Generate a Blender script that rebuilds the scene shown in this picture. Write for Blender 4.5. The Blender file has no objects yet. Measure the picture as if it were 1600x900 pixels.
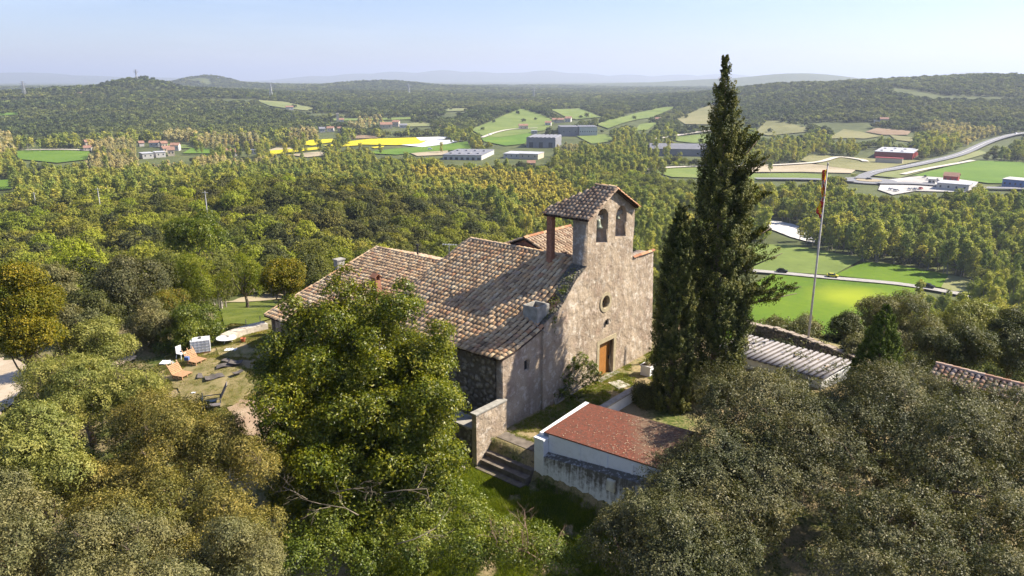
import bpy, bmesh, math
import numpy as np
from mathutils import Vector, Matrix
rad = math.radians
RS = np.random.RandomState
sc = bpy.context.scene
COL = sc.collection

# ------------------------------------------------------------------ camera, sky, sun, exposure
F = 1150.0; PITCH = math.atan(328/1150.0); HC = 20.0        # focal in photo pixels (1600 wide), pitch down, drone height
cp, sp = math.cos(PITCH), math.sin(PITCH)
cam = bpy.data.cameras.new('camera'); co = bpy.data.objects.new('camera', cam); COL.objects.link(co)
cam.sensor_width = 36; cam.lens = 36*F/1600; cam.clip_start = .5; cam.clip_end = 90000
co.location = (0, 0, HC); co.rotation_euler = (math.pi/2-PITCH, 0, 0); sc.camera = co
SUN_AZ, SUN_EL = rad(12), rad(41)                            # azimuth counter-clockwise from +X
w = bpy.data.worlds.new('World'); sc.world = w; w.use_nodes = True
nt = w.node_tree; bg = nt.nodes['Background']; sky = nt.nodes.new('ShaderNodeTexSky')
sky.sky_type = 'NISHITA'; sky.sun_disc = False; sky.sun_elevation = SUN_EL; sky.sun_rotation = math.pi/2-SUN_AZ
sky.air_density = 1.0; sky.dust_density = 0.6; sky.ozone_density = 3.2; sky.altitude = 200
tn = nt.nodes.new('ShaderNodeMix'); tn.data_type = 'RGBA'; tn.blend_type = 'MULTIPLY'; tn.inputs[0].default_value = 1; tn.inputs[7].default_value = (.96, .95, 1.14, 1)
tc = nt.nodes.new('ShaderNodeTexCoord'); mpn = nt.nodes.new('ShaderNodeMapping'); mpn.inputs['Scale'].default_value = (1.6, 1.6, 16); mpn.inputs['Rotation'].default_value = (0, rad(6), 0)
cn = nt.nodes.new('ShaderNodeTexNoise'); cn.inputs['Scale'].default_value = 1.7; cn.inputs['Detail'].default_value = 6; cn.inputs['Roughness'].default_value = .6; cr = nt.nodes.new('ShaderNodeValToRGB')
cr.color_ramp.elements[0].position = .5; cr.color_ramp.elements[0].color = (0, 0, 0, 1); cr.color_ramp.elements[1].position = .78; cr.color_ramp.elements[1].color = (.13, .13, .13, 1); cm = nt.nodes.new('ShaderNodeMix'); cm.data_type = 'RGBA'; cm.inputs[7].default_value = (10, 10.4, 11.2, 1)
nt.links.new(tc.outputs['Generated'], mpn.inputs[0]); nt.links.new(mpn.outputs[0], cn.inputs['Vector']); nt.links.new(cn.outputs[0], cr.inputs[0]); nt.links.new(cr.outputs[0], cm.inputs[0])
nt.links.new(sky.outputs[0], tn.inputs[6]); nt.links.new(tn.outputs[2], cm.inputs[6]); nt.links.new(cm.outputs[2], bg.inputs[0]); bg.inputs[1].default_value = .070
sl = bpy.data.lights.new('sun', 'SUN'); so = bpy.data.objects.new('sun', sl); COL.objects.link(so)
sl.energy = 5.0; sl.angle = rad(.55); sl.color = (1, .91, .76)
so.rotation_euler = Vector((math.cos(SUN_AZ)*math.cos(SUN_EL), math.sin(SUN_AZ)*math.cos(SUN_EL), math.sin(SUN_EL))).to_track_quat('Z', 'Y').to_euler()
vs = sc.view_settings; vs.view_transform = 'Standard'; vs.look = 'None'; vs.exposure = 1.17; vs.gamma = 1
cy = sc.cycles
cy.max_bounces = 4; cy.diffuse_bounces = 2; cy.glossy_bounces = 1; cy.transmission_bounces = 3; cy.transparent_max_bounces = 4; cy.volume_bounces = 0
cy.caustics_reflective = False; cy.caustics_refractive = False
cy.use_adaptive_sampling = True; cy.adaptive_threshold = .02
sc.render.threads_mode = 'AUTO'
HAZE = 1.15e-4

# ------------------------------------------------------------------ picture-to-place helpers (a photo pixel gives a viewing ray)
def ray(px, py):
    x = (np.asarray(px, float)-800)/F; v = (450-np.asarray(py, float))/F
    return x, cp+v*sp, v*cp-sp
def at_y(px, py, Y):
    x, f, u = ray(px, py); t = Y/f
    return np.array([x*t, Y, HC+u*t])
def at_z(px, py, z):
    x, f, u = ray(px, py); t = (z-HC)/u
    return np.array([x*t, f*t, z])
def proj(x, y, z):
    zz = np.asarray(z)-HC; zc = y*cp-zz*sp; yc = y*sp+zz*cp
    return 800+F*x/zc, 450-F*yc/zc, zc
O = np.array([-.49069, 39.43363, 0.]); D = np.array([.643464, .765476, 0.]); N = np.array([.765476, -.643464, 0.])
def L(u, w_, z):                                             # church frame: u along the front wall, w back from it
    return O+u*D-w_*N+np.array([0, 0, z])
def loc_of(x, y):
    dx = x-O[0]; dy = y-O[1]
    return dx*D[0]+dy*D[1], -(dx*N[0]+dy*N[1])
def sstep(a, b, x):
    t = np.clip((x-a)/(b-a), 0, 1); return t*t*(3-2*t)
def vnoise(x, y, seed=0):
    xi = np.floor(x).astype(int); yi = np.floor(y).astype(int); fx = x-xi; fy = y-yi
    def h(a, b):
        n = (a*374761393+b*668265263+seed*974711) & 0x7fffffff
        n = ((n ^ (n >> 13))*1274126177) & 0x7fffffff
        return ((n ^ (n >> 16)) & 0xffff)/65535.
    fx = fx*fx*(3-2*fx); fy = fy*fy*(3-2*fy)
    return (h(xi, yi)*(1-fx)+h(xi+1, yi)*fx)*(1-fy)+(h(xi, yi+1)*(1-fx)+h(xi+1, yi+1)*fx)*fy
def fbm(x, y, seed=0, o=3):
    s = 0; a = .5
    for i in range(o): s = s+a*vnoise(x*2**i, y*2**i, seed+i); a *= .5
    return s/(1-.5**o)

# ------------------------------------------------------------------ terrain height
CP = np.array([(-6,45,0),(8,42,0),(10,45,0),(10,55,0),(-6,60,0),(-20,50,0),(-15,55,0),(-25,58,-.4),(22,52,0),(28,47,-.5),(24,57,-.3),
 (-10,38,-.9),(-20,42,-1),(0,34.5,-1.4),(0,31,-2.3),(0,25,-4),(12,30,-2),(20,28,-2.5),(-15,27,-4),(-30,35,-4),(-41,54,-3),(-60,50,-6),(0,10,-7),(30,15,-4),(-30,10,-9),(0,-20,-14),
 (-24,66,-1.2),(-32,66,-1.6),(-14,80,-6),(0,90,-11),(20,75,-9),(34,62,-6),(45,90,-22),(30,120,-30),(60,150,-46),(60,225,-55),(100,210,-55),(60,100,-27),(80,60,-16),(60,40,-6),(90,100,-36),(100,150,-50),
 (0,130,-24),(0,180,-36),(30,230,-52),(60,300,-55),(0,430,-55),(150,200,-55),(150,100,-48),(200,300,-55),(120,400,-55),(220,60,-45),
 (-40,90,-9),(-60,70,-7),(-100,100,-22),(-100,170,-30),(-60,130,-20),(-150,120,-30),(-40,180,-27),(-200,200,-38),(-110,345,-31),(-60,325,-30),(-45,280,-29),(-12,235,-34),(-180,340,-38),(-240,340,-44),
 (-100,450,-55),(0,320,-53),(30,170,-40),(-300,250,-50),(-250,450,-55),(-120,20,-20),(120,0,-15)], float)
def _k(a, b): return np.sqrt(((a[:, None]-b[None])**2).sum(2)+9.)
_A = _k(CP[:, :2], CP[:, :2]); _W = np.linalg.solve(_A+np.eye(len(CP))*.05, CP[:, 2]+30)
def elev(py): 
    x, f, u = ray(800, py); return u/f
HILLS = []                                                   # x, y, height over the valley, rx, ry
def hill(px, py, Y, rx, ry, tree=8):
    p = at_y(px, py, Y); HILLS.append((p[0], Y, p[2]-tree, rx, ry))
hill(205,120,1900,120,260); hill(200,133,1950,430,520); hill(110,152,1700,360,400); hill(0,160,2300,600,500); hill(330,142,2300,450,480); hill(300,165,1500,300,300)
hill(320,116,3900,170,400); hill(340,126,3900,420,500); hill(240,131,3900,500,500); hill(440,130,4100,600,500); hill(600,126,3800,330,450); hill(500,137,3300,450,500); hill(700,133,3700,380,450); hill(560,140,2600,380,380); hill(640,143,2500,300,350); hill(60,140,4200,900,500)
hill(30,132,5200,900,500); hill(470,162,1750,260,200); hill(740,160,2300,380,260)
hill(1330,122,1750,330,480); hill(1450,117,1750,340,520); hill(1570,110,1800,360,560); hill(1250,138,1900,300,400); hill(1200,155,1900,260,300); hill(1660,112,1800,400,600); hill(1760,116,1900,500,600); hill(1400,150,1350,300,280); hill(1560,150,1350,300,280)
hill(1250,112,6200,650,600); hill(1160,121,6200,700,600); hill(1060,127,6000,700,500); hill(900,150,3000,700,400); hill(1010,152,2600,400,300)
hill(820,172,1500,170,230,0); hill(900,169,1700,200,200,0); hill(1040,167,1600,200,260,0); hill(1110,163,1600,150,260,0); hill(960,186,1250,120,200,0)
FARS = []
def farm(px, py, Y, rx, ry): 
    p = at_y(px, py, Y); FARS.append((p[0], Y, p[2], rx, ry))
for q in ((40,113),(130,118),(-60,114),(230,120)): farm(*q,15000,1300,1500)
for q in ((500,119),(560,115),(620,112),(690,109),(745,112),(800,113),(850,110),(910,114),(980,117),(1060,116),(1130,115),(1200,119),(1520,112),(1560,115),(1640,118)): farm(*q,17000,900,1500)
HA = np.array(HILLS); FA = np.array(FARS)
def height(x, y):
    x = np.atleast_1d(np.asarray(x, float)); y = np.atleast_1d(np.asarray(y, float))
    out = np.empty(x.shape)
    for i in range(0, x.size, 60000):
        X = x.flat[i:i+60000]; Y = y.flat[i:i+60000]
        r = np.hypot(X, Y)
        base = -55+16*sstep(900, 2400, r)-10*sstep(6000, 12000, r)
        top = base.copy(); s = np.zeros(X.shape)
        for hx, hy, hz, rx, ry in HA:
            g = np.exp(-((X-hx)/rx)**2-((Y-hy)/ry)**2); s += (np.maximum(hz-base, 0)*g/20.)**10
        for hx, hy, hz, rx, ry in FA:
            g = np.exp(-((X-hx)/rx)**2-((Y-hy)/ry)**2); s += (np.maximum(hz-base, 0)*g/20.)**10
        hh = 20*s**.1
        rough = (.5-np.abs(fbm(X/420., Y/420., 3, 3)-.5)*3.2)*17*sstep(8, 45, hh)*sstep(4500, 3000, r)-6*sstep(8, 45, hh)*sstep(4500, 3000, r)+(fbm(X/900., Y/900., 9)-.5)*30*sstep(1800, 4000, r)
        far = base+hh*(1+(fbm(X/420., Y/420., 5)-.5)*.12*sstep(20, 60, hh))+rough*sstep(900, 1500, r)
        near = _k(np.stack([X, Y], 1), CP[:, :2])@_W-30
        near = np.minimum(np.maximum(near, -55), .15)
        near = near+(fbm(X/30., Y/30., 12)-.5)*5*sstep(85, 200, r)*sstep(-54, -45, near)
        u, w_ = loc_of(X, Y)
        # terraces by the church: level yard above, lawn below the steps
        lawn = np.where(w_ < -3.1, sstep(1.6, .3, u), sstep(-.55, -1.3, u))*sstep(-17, -13, w_)*sstep(3.5, .6, w_)*sstep(-16, -9, u); near = near*(1-lawn)+np.minimum(near, -1.35)*lawn
        yc = sstep(-.5, -.15, u)*sstep(22, 19, u)*sstep(-3.5, -3.1, w_)*sstep(3, 1, w_); near = near*(1-yc)
        st = sstep(.3, -.1, w_)*sstep(-3.9, -3.4, w_)*sstep(-.05, -.4, u)*sstep(-3.2, -2.2, u); near = near*(1-st)+np.clip(-.5-.66*(-u-.35), -1.4, 0)*st
        yd = sstep(-15, -11, w_)*(1-sstep(23.5, 27, w_))*sstep(-1.8, -1.2, u)*sstep(27, 24, u)
        near = near*(1-yd)
        b = sstep(430, 600, r)
        out.flat[i:i+60000] = near*(1-b)+far*b
    return out
def hz(x, y): return float(height([x], [y])[0])
_T = np.concatenate([np.linspace(20, 400, 500), np.geomspace(402, 24000, 900)])
def ground(px, py):                                          # where a photo pixel's ray meets the terrain
    x, f, u = ray(px, py); z = HC+u*_T; h = height(x*_T, f*_T)
    k = np.argmax(z < h)
    if z[k] >= h[k]: k = len(_T)-1
    a, b = _T[max(k-1, 0)], _T[k]
    za, zb = HC+u*a-height([x*a], [f*a])[0], z[k]-h[k]
    t = a+(b-a)*np.clip(za/(za-zb+1e-9), 0, 1)
    X, Y = x*t, f*t
    return np.array([X, Y, hz(X, Y)])

# ------------------------------------------------------------------ object helpers
def tag(o, label=None, cat=None, group=None, kind=None):
    if label: o['label'] = label
    if cat: o['category'] = cat
    if group: o['group'] = group
    if kind: o['kind'] = kind
    return o
def thing(name, label, cat, loc=(0, 0, 0), group=None, rz=0):
    o = bpy.data.objects.new(name, None); COL.objects.link(o); o.location = tuple(loc); o.rotation_euler = (0, 0, rz); o.empty_display_size = .1
    return tag(o, label, cat, group)
def put(name, me, mat, parent=None, world=True):
    """link a mesh as one object; world=True: vertices are world coordinates, parent only moved (no rotation)"""
    o = bpy.data.objects.new(name, me); COL.objects.link(o)
    if mat is not None:
        ms = mat if isinstance(mat, (list, tuple)) else [mat]
        me.materials.clear()
        for m in ms: me.materials.append(m)
    if parent is not None:
        o.parent = parent
        if world:
            me.transform(Matrix.Translation(-parent.matrix_basis.translation) if parent.parent is None else Matrix.Translation(-(parent.matrix_basis.translation+parent.parent.matrix_basis.translation)))
    return o
class MB:
    def __init__(s): s.v = []; s.f = []; s.m = []
    def add(s, vs_, fs, mi=0):
        b = len(s.v); s.v += [tuple(map(float, q)) for q in vs_]; s.f += [tuple(b+i for i in q) for q in fs]; s.m += [mi]*len(fs); return s
    def hexa(s, p, mi=0):                                    # 8 corners: bottom 4, top 4
        return s.add(p, [(3,2,1,0),(4,5,6,7),(0,1,5,4),(1,2,6,5),(2,3,7,6),(3,0,4,7)], mi)
    def box(s, c, sz, ax=None, mi=0):
        c = np.array(c, float); X, Y, Z = (np.eye(3) if ax is None else ax); h = np.array(sz)/2.
        return s.hexa([c+X*h[0]*a+Y*h[1]*b+Z*h[2]*k for k in (-1, 1) for a, b in ((-1,-1),(1,-1),(1,1),(-1,1))], mi)
    def lbox(s, u0, u1, w0, w1, z0, z1, mi=0):               # box in the church frame
        return s.hexa([L(a, b, k) for k in (z0, z1) for a, b in ((u0, w0), (u0, w1), (u1, w1), (u1, w0))][::1], mi)
    def tube(s, pts, rr, n=8, mi=0, cap=True):
        pts = [np.array(p, float) for p in pts]; rings = []
        if np.isscalar(rr): rr = [rr]*len(pts)
        for i, p in enumerate(pts):
            t = pts[min(i+1, len(pts)-1)]-pts[max(i-1, 0)]; t = t/(np.linalg.norm(t)+1e-9)
            a = np.cross(t, [0, 0, 1.]) if abs(t[2]) < .95 else np.cross(t, [1., 0, 0]); a /= np.linalg.norm(a); b = np.cross(t, a)
            rings.append([p+rr[i]*(a*math.cos(2*math.pi*k/n)+b*math.sin(2*math.pi*k/n)) for k in range(n)])
        fs = [(i*n+k, i*n+(k+1) % n, (i+1)*n+(k+1) % n, (i+1)*n+k) for i in range(len(pts)-1) for k in range(n)]
        if cap: fs += [tuple(range(n))[::-1], tuple((len(pts)-1)*n+k for k in range(n))]
        return s.add([q for r in rings for q in r], fs, mi)
    def mesh(s, name='mesh', smooth=False):
        me = bpy.data.meshes.new(name); me.from_pydata(s.v, [], s.f); me.update()
        if any(s.m): me.polygons.foreach_set('material_index', s.m)
        bm = bmesh.new(); bm.from_mesh(me); bmesh.ops.recalc_face_normals(bm, faces=bm.faces); bm.to_mesh(me); bm.free()
        if smooth: me.polygons.foreach_set('use_smooth', [True]*len(me.polygons))
        return me
def fast_mesh(name, V, Q, rnd=None):
    """V (n,3), Q (m,k) faces of equal size, through foreach_set"""
    me = bpy.data.meshes.new(name); V = np.ascontiguousarray(V, dtype=np.float32); Q = np.ascontiguousarray(Q, dtype=np.int32)
    m, k = Q.shape
    me.vertices.add(len(V)); me.vertices.foreach_set('co', V.ravel()); me.loops.add(m*k); me.loops.foreach_set('vertex_index', Q.ravel())
    me.polygons.add(m); me.polygons.foreach_set('loop_start', np.arange(m, dtype=np.int32)*k)
    try: me.polygons.foreach_set('loop_total', np.full(m, k, np.int32))
    except Exception: pass
    me.update(calc_edges=True)
    if rnd is not None:
        a = me.attributes.new('rnd', 'FLOAT', 'FACE'); a.data.foreach_set('value', np.ascontiguousarray(rnd, dtype=np.float32))
    return me
def plate(polys, to3, name='plate'):
    """flat outline with holes (2D loops) -> solid plate; to3(x, y, t) gives the place of a corner, t in 0..1 through the thickness"""
    cu = bpy.data.curves.new('tmp', 'CURVE'); cu.dimensions = '2D'; cu.fill_mode = 'BOTH'; cu.extrude = .5
    for P_ in polys:
        s_ = cu.splines.new('POLY'); s_.points.add(len(P_)-1)
        for i, (a, b) in enumerate(P_): s_.points[i].co = (a, b, 0, 1)
        s_.use_cyclic_u = True
    ob = bpy.data.objects.new('tmp', cu); COL.objects.link(ob)
    dg = bpy.context.evaluated_depsgraph_get(); me = bpy.data.meshes.new_from_object(ob.evaluated_get(dg)); bpy.data.objects.remove(ob); bpy.data.curves.remove(cu)
    for v in me.vertices: v.co = Vector(to3(v.co.x, v.co.y, v.co.z+.5))
    me.update()
    bm = bmesh.new(); bm.from_mesh(me); bmesh.ops.remove_doubles(bm, verts=bm.verts, dist=1e-4); bmesh.ops.recalc_face_normals(bm, faces=bm.faces); bm.to_mesh(me); bm.free()
    me.name = name; return me
def arch(cx, z0, z1, r, n=10):
    return [(cx-r, z0), (cx+r, z0), (cx+r, z1)]+[(cx+r*math.cos(math.pi*i/n), z1+r*math.sin(math.pi*i/n)) for i in range(1, n)]+[(cx-r, z1)]
def circ(cx, cz, r, n=24): return [(cx+r*math.cos(2*math.pi*i/n), cz+r*math.sin(2*math.pi*i/n)) for i in range(n)]

# ------------------------------------------------------------------ materials
class NT:
    def __init__(s, name):
        s.m = bpy.data.materials.new(name); s.m.use_nodes = True; s.t = s.m.node_tree; s.b = s.t.nodes['Principled BSDF']; s.out = s.t.nodes['Material Output']
        s.b.inputs['Specular IOR Level'].default_value = .25
    def n(s, typ, **k):
        q = s.t.nodes.new(typ)
        for a, v in k.items():
            if hasattr(q, a): setattr(q, a, v)
        return q
    def l(s, a, b): s.t.links.new(a, b)
    def noise(s, scale, detail=4, rough=.55, co=None, vec=None):
        q = s.n('ShaderNodeTexNoise'); q.inputs['Scale'].default_value = scale; q.inputs['Detail'].default_value = detail; q.inputs['Roughness'].default_value = rough
        s.l(vec if vec is not None else s.obj(), q.inputs['Vector']); return q.outputs[0]
    def obj(s):
        if not hasattr(s, '_o'): s._o = s.n('ShaderNodeNewGeometry').outputs['Position']
        return s._o
    def loc(s):
        if not hasattr(s, '_l'): s._l = s.n('ShaderNodeTexCoord').outputs['Object']
        return s._l
    def ramp(s, fac, stops, interp='LINEAR'):
        q = s.n('ShaderNodeValToRGB'); q.color_ramp.interpolation = interp; e = q.color_ramp.elements
        while len(e) < len(stops): e.new(.5)
        for i, (p, c) in enumerate(stops):
            e[i].position = p; e[i].color = (c, c, c, 1) if np.isscalar(c) else (*c, 1)
        s.l(fac, q.inputs[0]); return q.outputs[0]
    def mix(s, fac, a, b, mode='MIX'):
        q = s.n('ShaderNodeMix'); q.data_type = 'RGBA'; q.blend_type = mode
        for v, i in ((fac, 0), (a, 6), (b, 7)):
            if isinstance(v, (int, float)): q.inputs[i].default_value = v if i == 0 else (v, v, v, 1)
            elif isinstance(v, tuple): q.inputs[i].default_value = (*v, 1)
            else: s.l(v, q.inputs[i])
        return q.outputs[2]
    def math(s, op, a, b=0.):
        q = s.n('ShaderNodeMath'); q.operation = op
        for v, i in ((a, 0), (b, 1)):
            if isinstance(v, (int, float)): q.inputs[i].default_value = v
            else: s.l(v, q.inputs[i])
        return q.outputs[0]
    def attr(s, name): 
        q = s.n('ShaderNodeAttribute'); q.attribute_name = name; return q.outputs['Fac']
    def bump(s, h, strength=.5, dist=.05):
        q = s.n('ShaderNodeBump'); q.inputs['Strength'].default_value = strength; q.inputs['Distance'].default_value = dist; s.l(h, q.inputs['Height']); s.l(q.outputs[0], s.b.inputs['Normal'])
    def col(s, c, rough=.8, metal=0.):
        if isinstance(c, tuple): s.b.inputs['Base Color'].default_value = (*c, 1)
        else: s.l(c, s.b.inputs['Base Color'])
        s.b.inputs['Roughness'].default_value = rough; s.b.inputs['Metallic'].default_value = metal
        return s.m
def plain(name, c, rough=.7, metal=0., var=.25, scale=3.):
    q = NT(name); n_ = q.noise(scale, 5)
    return q.col(q.ramp(n_, [(.3, tuple(x*(1-var) for x in c)), (.7, tuple(min(1, x*(1+var)) for x in c))]), rough, metal)
def foliage(name, cols, trans=.25, rough=.55, obj_rand=False, noise_scale=.35, spec=.16, scale_tint=None):
    q = NT(name); r = q.attr('rnd')
    c = q.ramp(r, [(i/(len(cols)-1), cc) for i, cc in enumerate(cols)])
    nz_ = q.noise(noise_scale, 3)
    c = q.mix(q.ramp(nz_, [(.35, 0), (.65, 1)]), q.mix(1., c, (.72, .8, .75), 'MULTIPLY'), q.mix(1., c, (1.2, 1.12, 1.0), 'MULTIPLY'))
    if obj_rand:
        oi = q.n('ShaderNodeObjectInfo').outputs['Random']
        t1 = q.ramp(oi, [(0, (.55, .62, .6)), (.3, (.85, .9, .9)), (.55, (1.15, 1.1, .9)), (.8, (1.35, 1.25, .8)), (1, (1.15, .95, .85))] if scale_tint is None else scale_tint)
        c = q.mix(1., c, t1, 'MULTIPLY')
    m = q.col(c, rough); q.b.inputs['Specular IOR Level'].default_value = spec
    if trans > 0:
        tr = q.n('ShaderNodeBsdfTranslucent'); ms = q.n('ShaderNodeMixShader'); ms.inputs[0].default_value = trans
        q.l(q.mix(1., c, (1.5, 1.6, .6), 'MULTIPLY'), tr.inputs[0]); q.l(q.b.outputs[0], ms.inputs[1]); q.l(tr.outputs[0], ms.inputs[2]); q.l(ms.outputs[0], q.out.inputs[0])
    return m

# ------------------------------------------------------------------ ground sheet
def build_ground():
    ang = np.unique(np.concatenate([np.linspace(rad(45), rad(135), 330), np.linspace(rad(135), rad(405), 90)]))
    ang = ang[:-1] if abs(ang[-1]-ang[0]-2*math.pi) < 1e-6 else ang
    rr = np.concatenate([[0.5], np.geomspace(3, 30, 24)[:-1], np.linspace(30, 75, 90)[:-1], np.geomspace(75, 26000, 330)])
    A_, R_ = np.meshgrid(ang, rr); X = (R_*np.cos(A_)).ravel(); Y = (R_*np.sin(A_)).ravel()
    na, nr = len(ang), len(rr)
    V = np.stack([X, Y, height(X, Y)], 1)
    i = np.arange(nr-1)[:, None]*na; j = np.arange(na)[None]; jn = (j+1) % na
    Q = np.stack([i+j, i+jn, i+na+jn, i+na+j], -1).reshape(-1, 4)
    q = NT('ground_soil'); P_ = q.obj()
    big = q.noise(.02, 5); mid = q.noise(.35, 5); fine = q.noise(5., 4); tiny = q.noise(22., 3)
    grass = q.ramp(fine, [(.3, (.04, .06, .012)), (.55, (.095, .12, .022)), (.75, (.18, .18, .05))])
    dry = q.ramp(tiny, [(.3, (.2, .15, .075)), (.7, (.40, .31, .17))])
    near = q.mix(q.ramp(q.math('ADD', q.math('MULTIPLY', mid, .7), q.math('MULTIPLY', fine, .3)), [(.40, 0), (.55, 1)]), grass, dry)
    farc = q.ramp(q.noise(.03, 7, .65), [(.25, (.035, .045, .016)), (.45, (.07, .085, .025)), (.6, (.10, .115, .035)), (.75, (.15, .145, .055))])
    sepd = q.n('ShaderNodeVectorMath', operation='LENGTH'); q.l(P_, sepd.inputs[0])
    mr = q.n('ShaderNodeMapRange'); q.l(sepd.outputs['Value'], mr.inputs[0]); mr.inputs[1].default_value = 62; mr.inputs[2].default_value = 85
    m = q.col(q.mix(mr.outputs[0], near, farc), .95); q.bump(fine, .6, .06)
    me = fast_mesh('ground', V, Q); me.polygons.foreach_set('use_smooth', [True]*len(me.polygons))
    tag(put('ground', me, m), kind='structure')
build_ground()

# ------------------------------------------------------------------ draped sheets: fields, roads, water
def drape(name, poly, mat, step, off, cat=None, label=None):
    bm = bmesh.new(); bm.faces.new([bm.verts.new((float(a), float(b), 0)) for a, b in poly])
    xs = [p[0] for p in poly]; ys = [p[1] for p in poly]
    for ax, (lo, hi) in enumerate(((min(xs), max(xs)), (min(ys), max(ys)))):
        k = math.ceil(lo/step)*step; nrm = (1, 0, 0) if ax == 0 else (0, 1, 0)
        while k < hi:
            bmesh.ops.bisect_plane(bm, geom=bm.verts[:]+bm.edges[:]+bm.faces[:], plane_co=(k, k, 0), plane_no=nrm); k += step
    bmesh.ops.triangulate(bm, faces=bm.faces)
    co_ = np.array([v.co[:] for v in bm.verts]); hh = height(co_[:, 0], co_[:, 1])+off
    for v, z in zip(bm.verts, hh): v.co.z = z
    bmesh.ops.recalc_face_normals(bm, faces=bm.faces)
    me = bpy.data.meshes.new(name); bm.to_mesh(me); bm.free()
    for p in me.polygons: 
        if p.normal.z < 0: me.flip_normals(); break
    o = put(name, me, mat); tag(o, label, cat, kind='structure'); return o
def field_mat(name, cols, scale=.03, rows=None, patch=None):
    q = NT(name); n1 = q.noise(scale, 5, .6); n2 = q.noise(scale*14, 4)
    c = q.ramp(q.math('ADD', q.math('MULTIPLY', n1, .72), q.math('MULTIPLY', n2, .28)), [(.35+.3*i/(len(cols)-1), cc) for i, cc in enumerate(cols)])
    if rows:
        mp = q.n('ShaderNodeMapping'); mp.inputs['Rotation'].default_value = (0, 0, rows[0]); q.l(q.obj(), mp.inputs[0])
        wv = q.n('ShaderNodeTexWave'); wv.inputs['Scale'].default_value = rows[1]; wv.inputs['Distortion'].default_value = .6; wv.inputs['Detail Scale'].default_value = .1; q.l(mp.outputs[0], wv.inputs[0])
        c = q.mix(q.ramp(wv.outputs[1], [(.0, 0.), (.12, rows[2]), (.2, 0.)]), c, (.13, .15, .03))
    if patch:
        sd = q.n('ShaderNodeVectorMath', operation='DISTANCE'); q.l(q.obj(), sd.inputs[0]); sd.inputs[1].default_value = patch[0]
        n3 = q.noise(.09, 4)
        c = q.mix(q.ramp(q.math('ADD', q.math('DIVIDE', sd.outputs['Value'], patch[1]), q.math('MULTIPLY', n3, .5)), [(.35, 1), (.95, 0)]), c, patch[2])
    return q.col(c, .95)
gp = ground(1330, 465)
FM = dict(
    bright=field_mat('crop_green', [(.06, .12, .001), (.09, .165, .001), (.13, .205, .002)], .03, (.5, .18, .35), (tuple(gp), 26., (.27, .32, .01))),
    green=field_mat('young_crop', [(.075, .15, .01), (.10, .185, .013), (.14, .22, .018)], .02, (.4, .12, .3)),
    light=field_mat('meadow', [(.11, .15, .03), (.15, .20, .04), (.20, .23, .06)], .02),
    pale=field_mat('pasture', [(.14, .17, .05), (.2, .22, .08), (.24, .23, .1)], .01),
    olive=field_mat('dry_pasture', [(.14, .14, .05), (.21, .20, .08), (.26, .23, .11)], .01),
    yellow=field_mat('rapeseed', [(.46, .40, .006), (.56, .48, .01), (.6, .53, .02)], .02),
    tan=field_mat('bare_soil_tan', [(.28, .23, .14), (.37, .31, .2), (.43, .36, .26)], .02),
    brown=field_mat('ploughed_soil', [(.2, .135, .08), (.26, .18, .11), (.3, .22, .14)], .02),
    gravel=field_mat('river_gravel', [(.4, .38, .35), (.6, .58, .55), (.72, .7, .68)], .25),
    yardg=field_mat('concrete_yard', [(.35, .33, .30), (.45, .43, .40), (.55, .53, .5)], .05),
    plastic=field_mat('plastic_sheeting', [(.62, .63, .66), (.72, .73, .76), (.8, .8, .82)], .05, (.9, .12, .5)),
)
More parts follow.
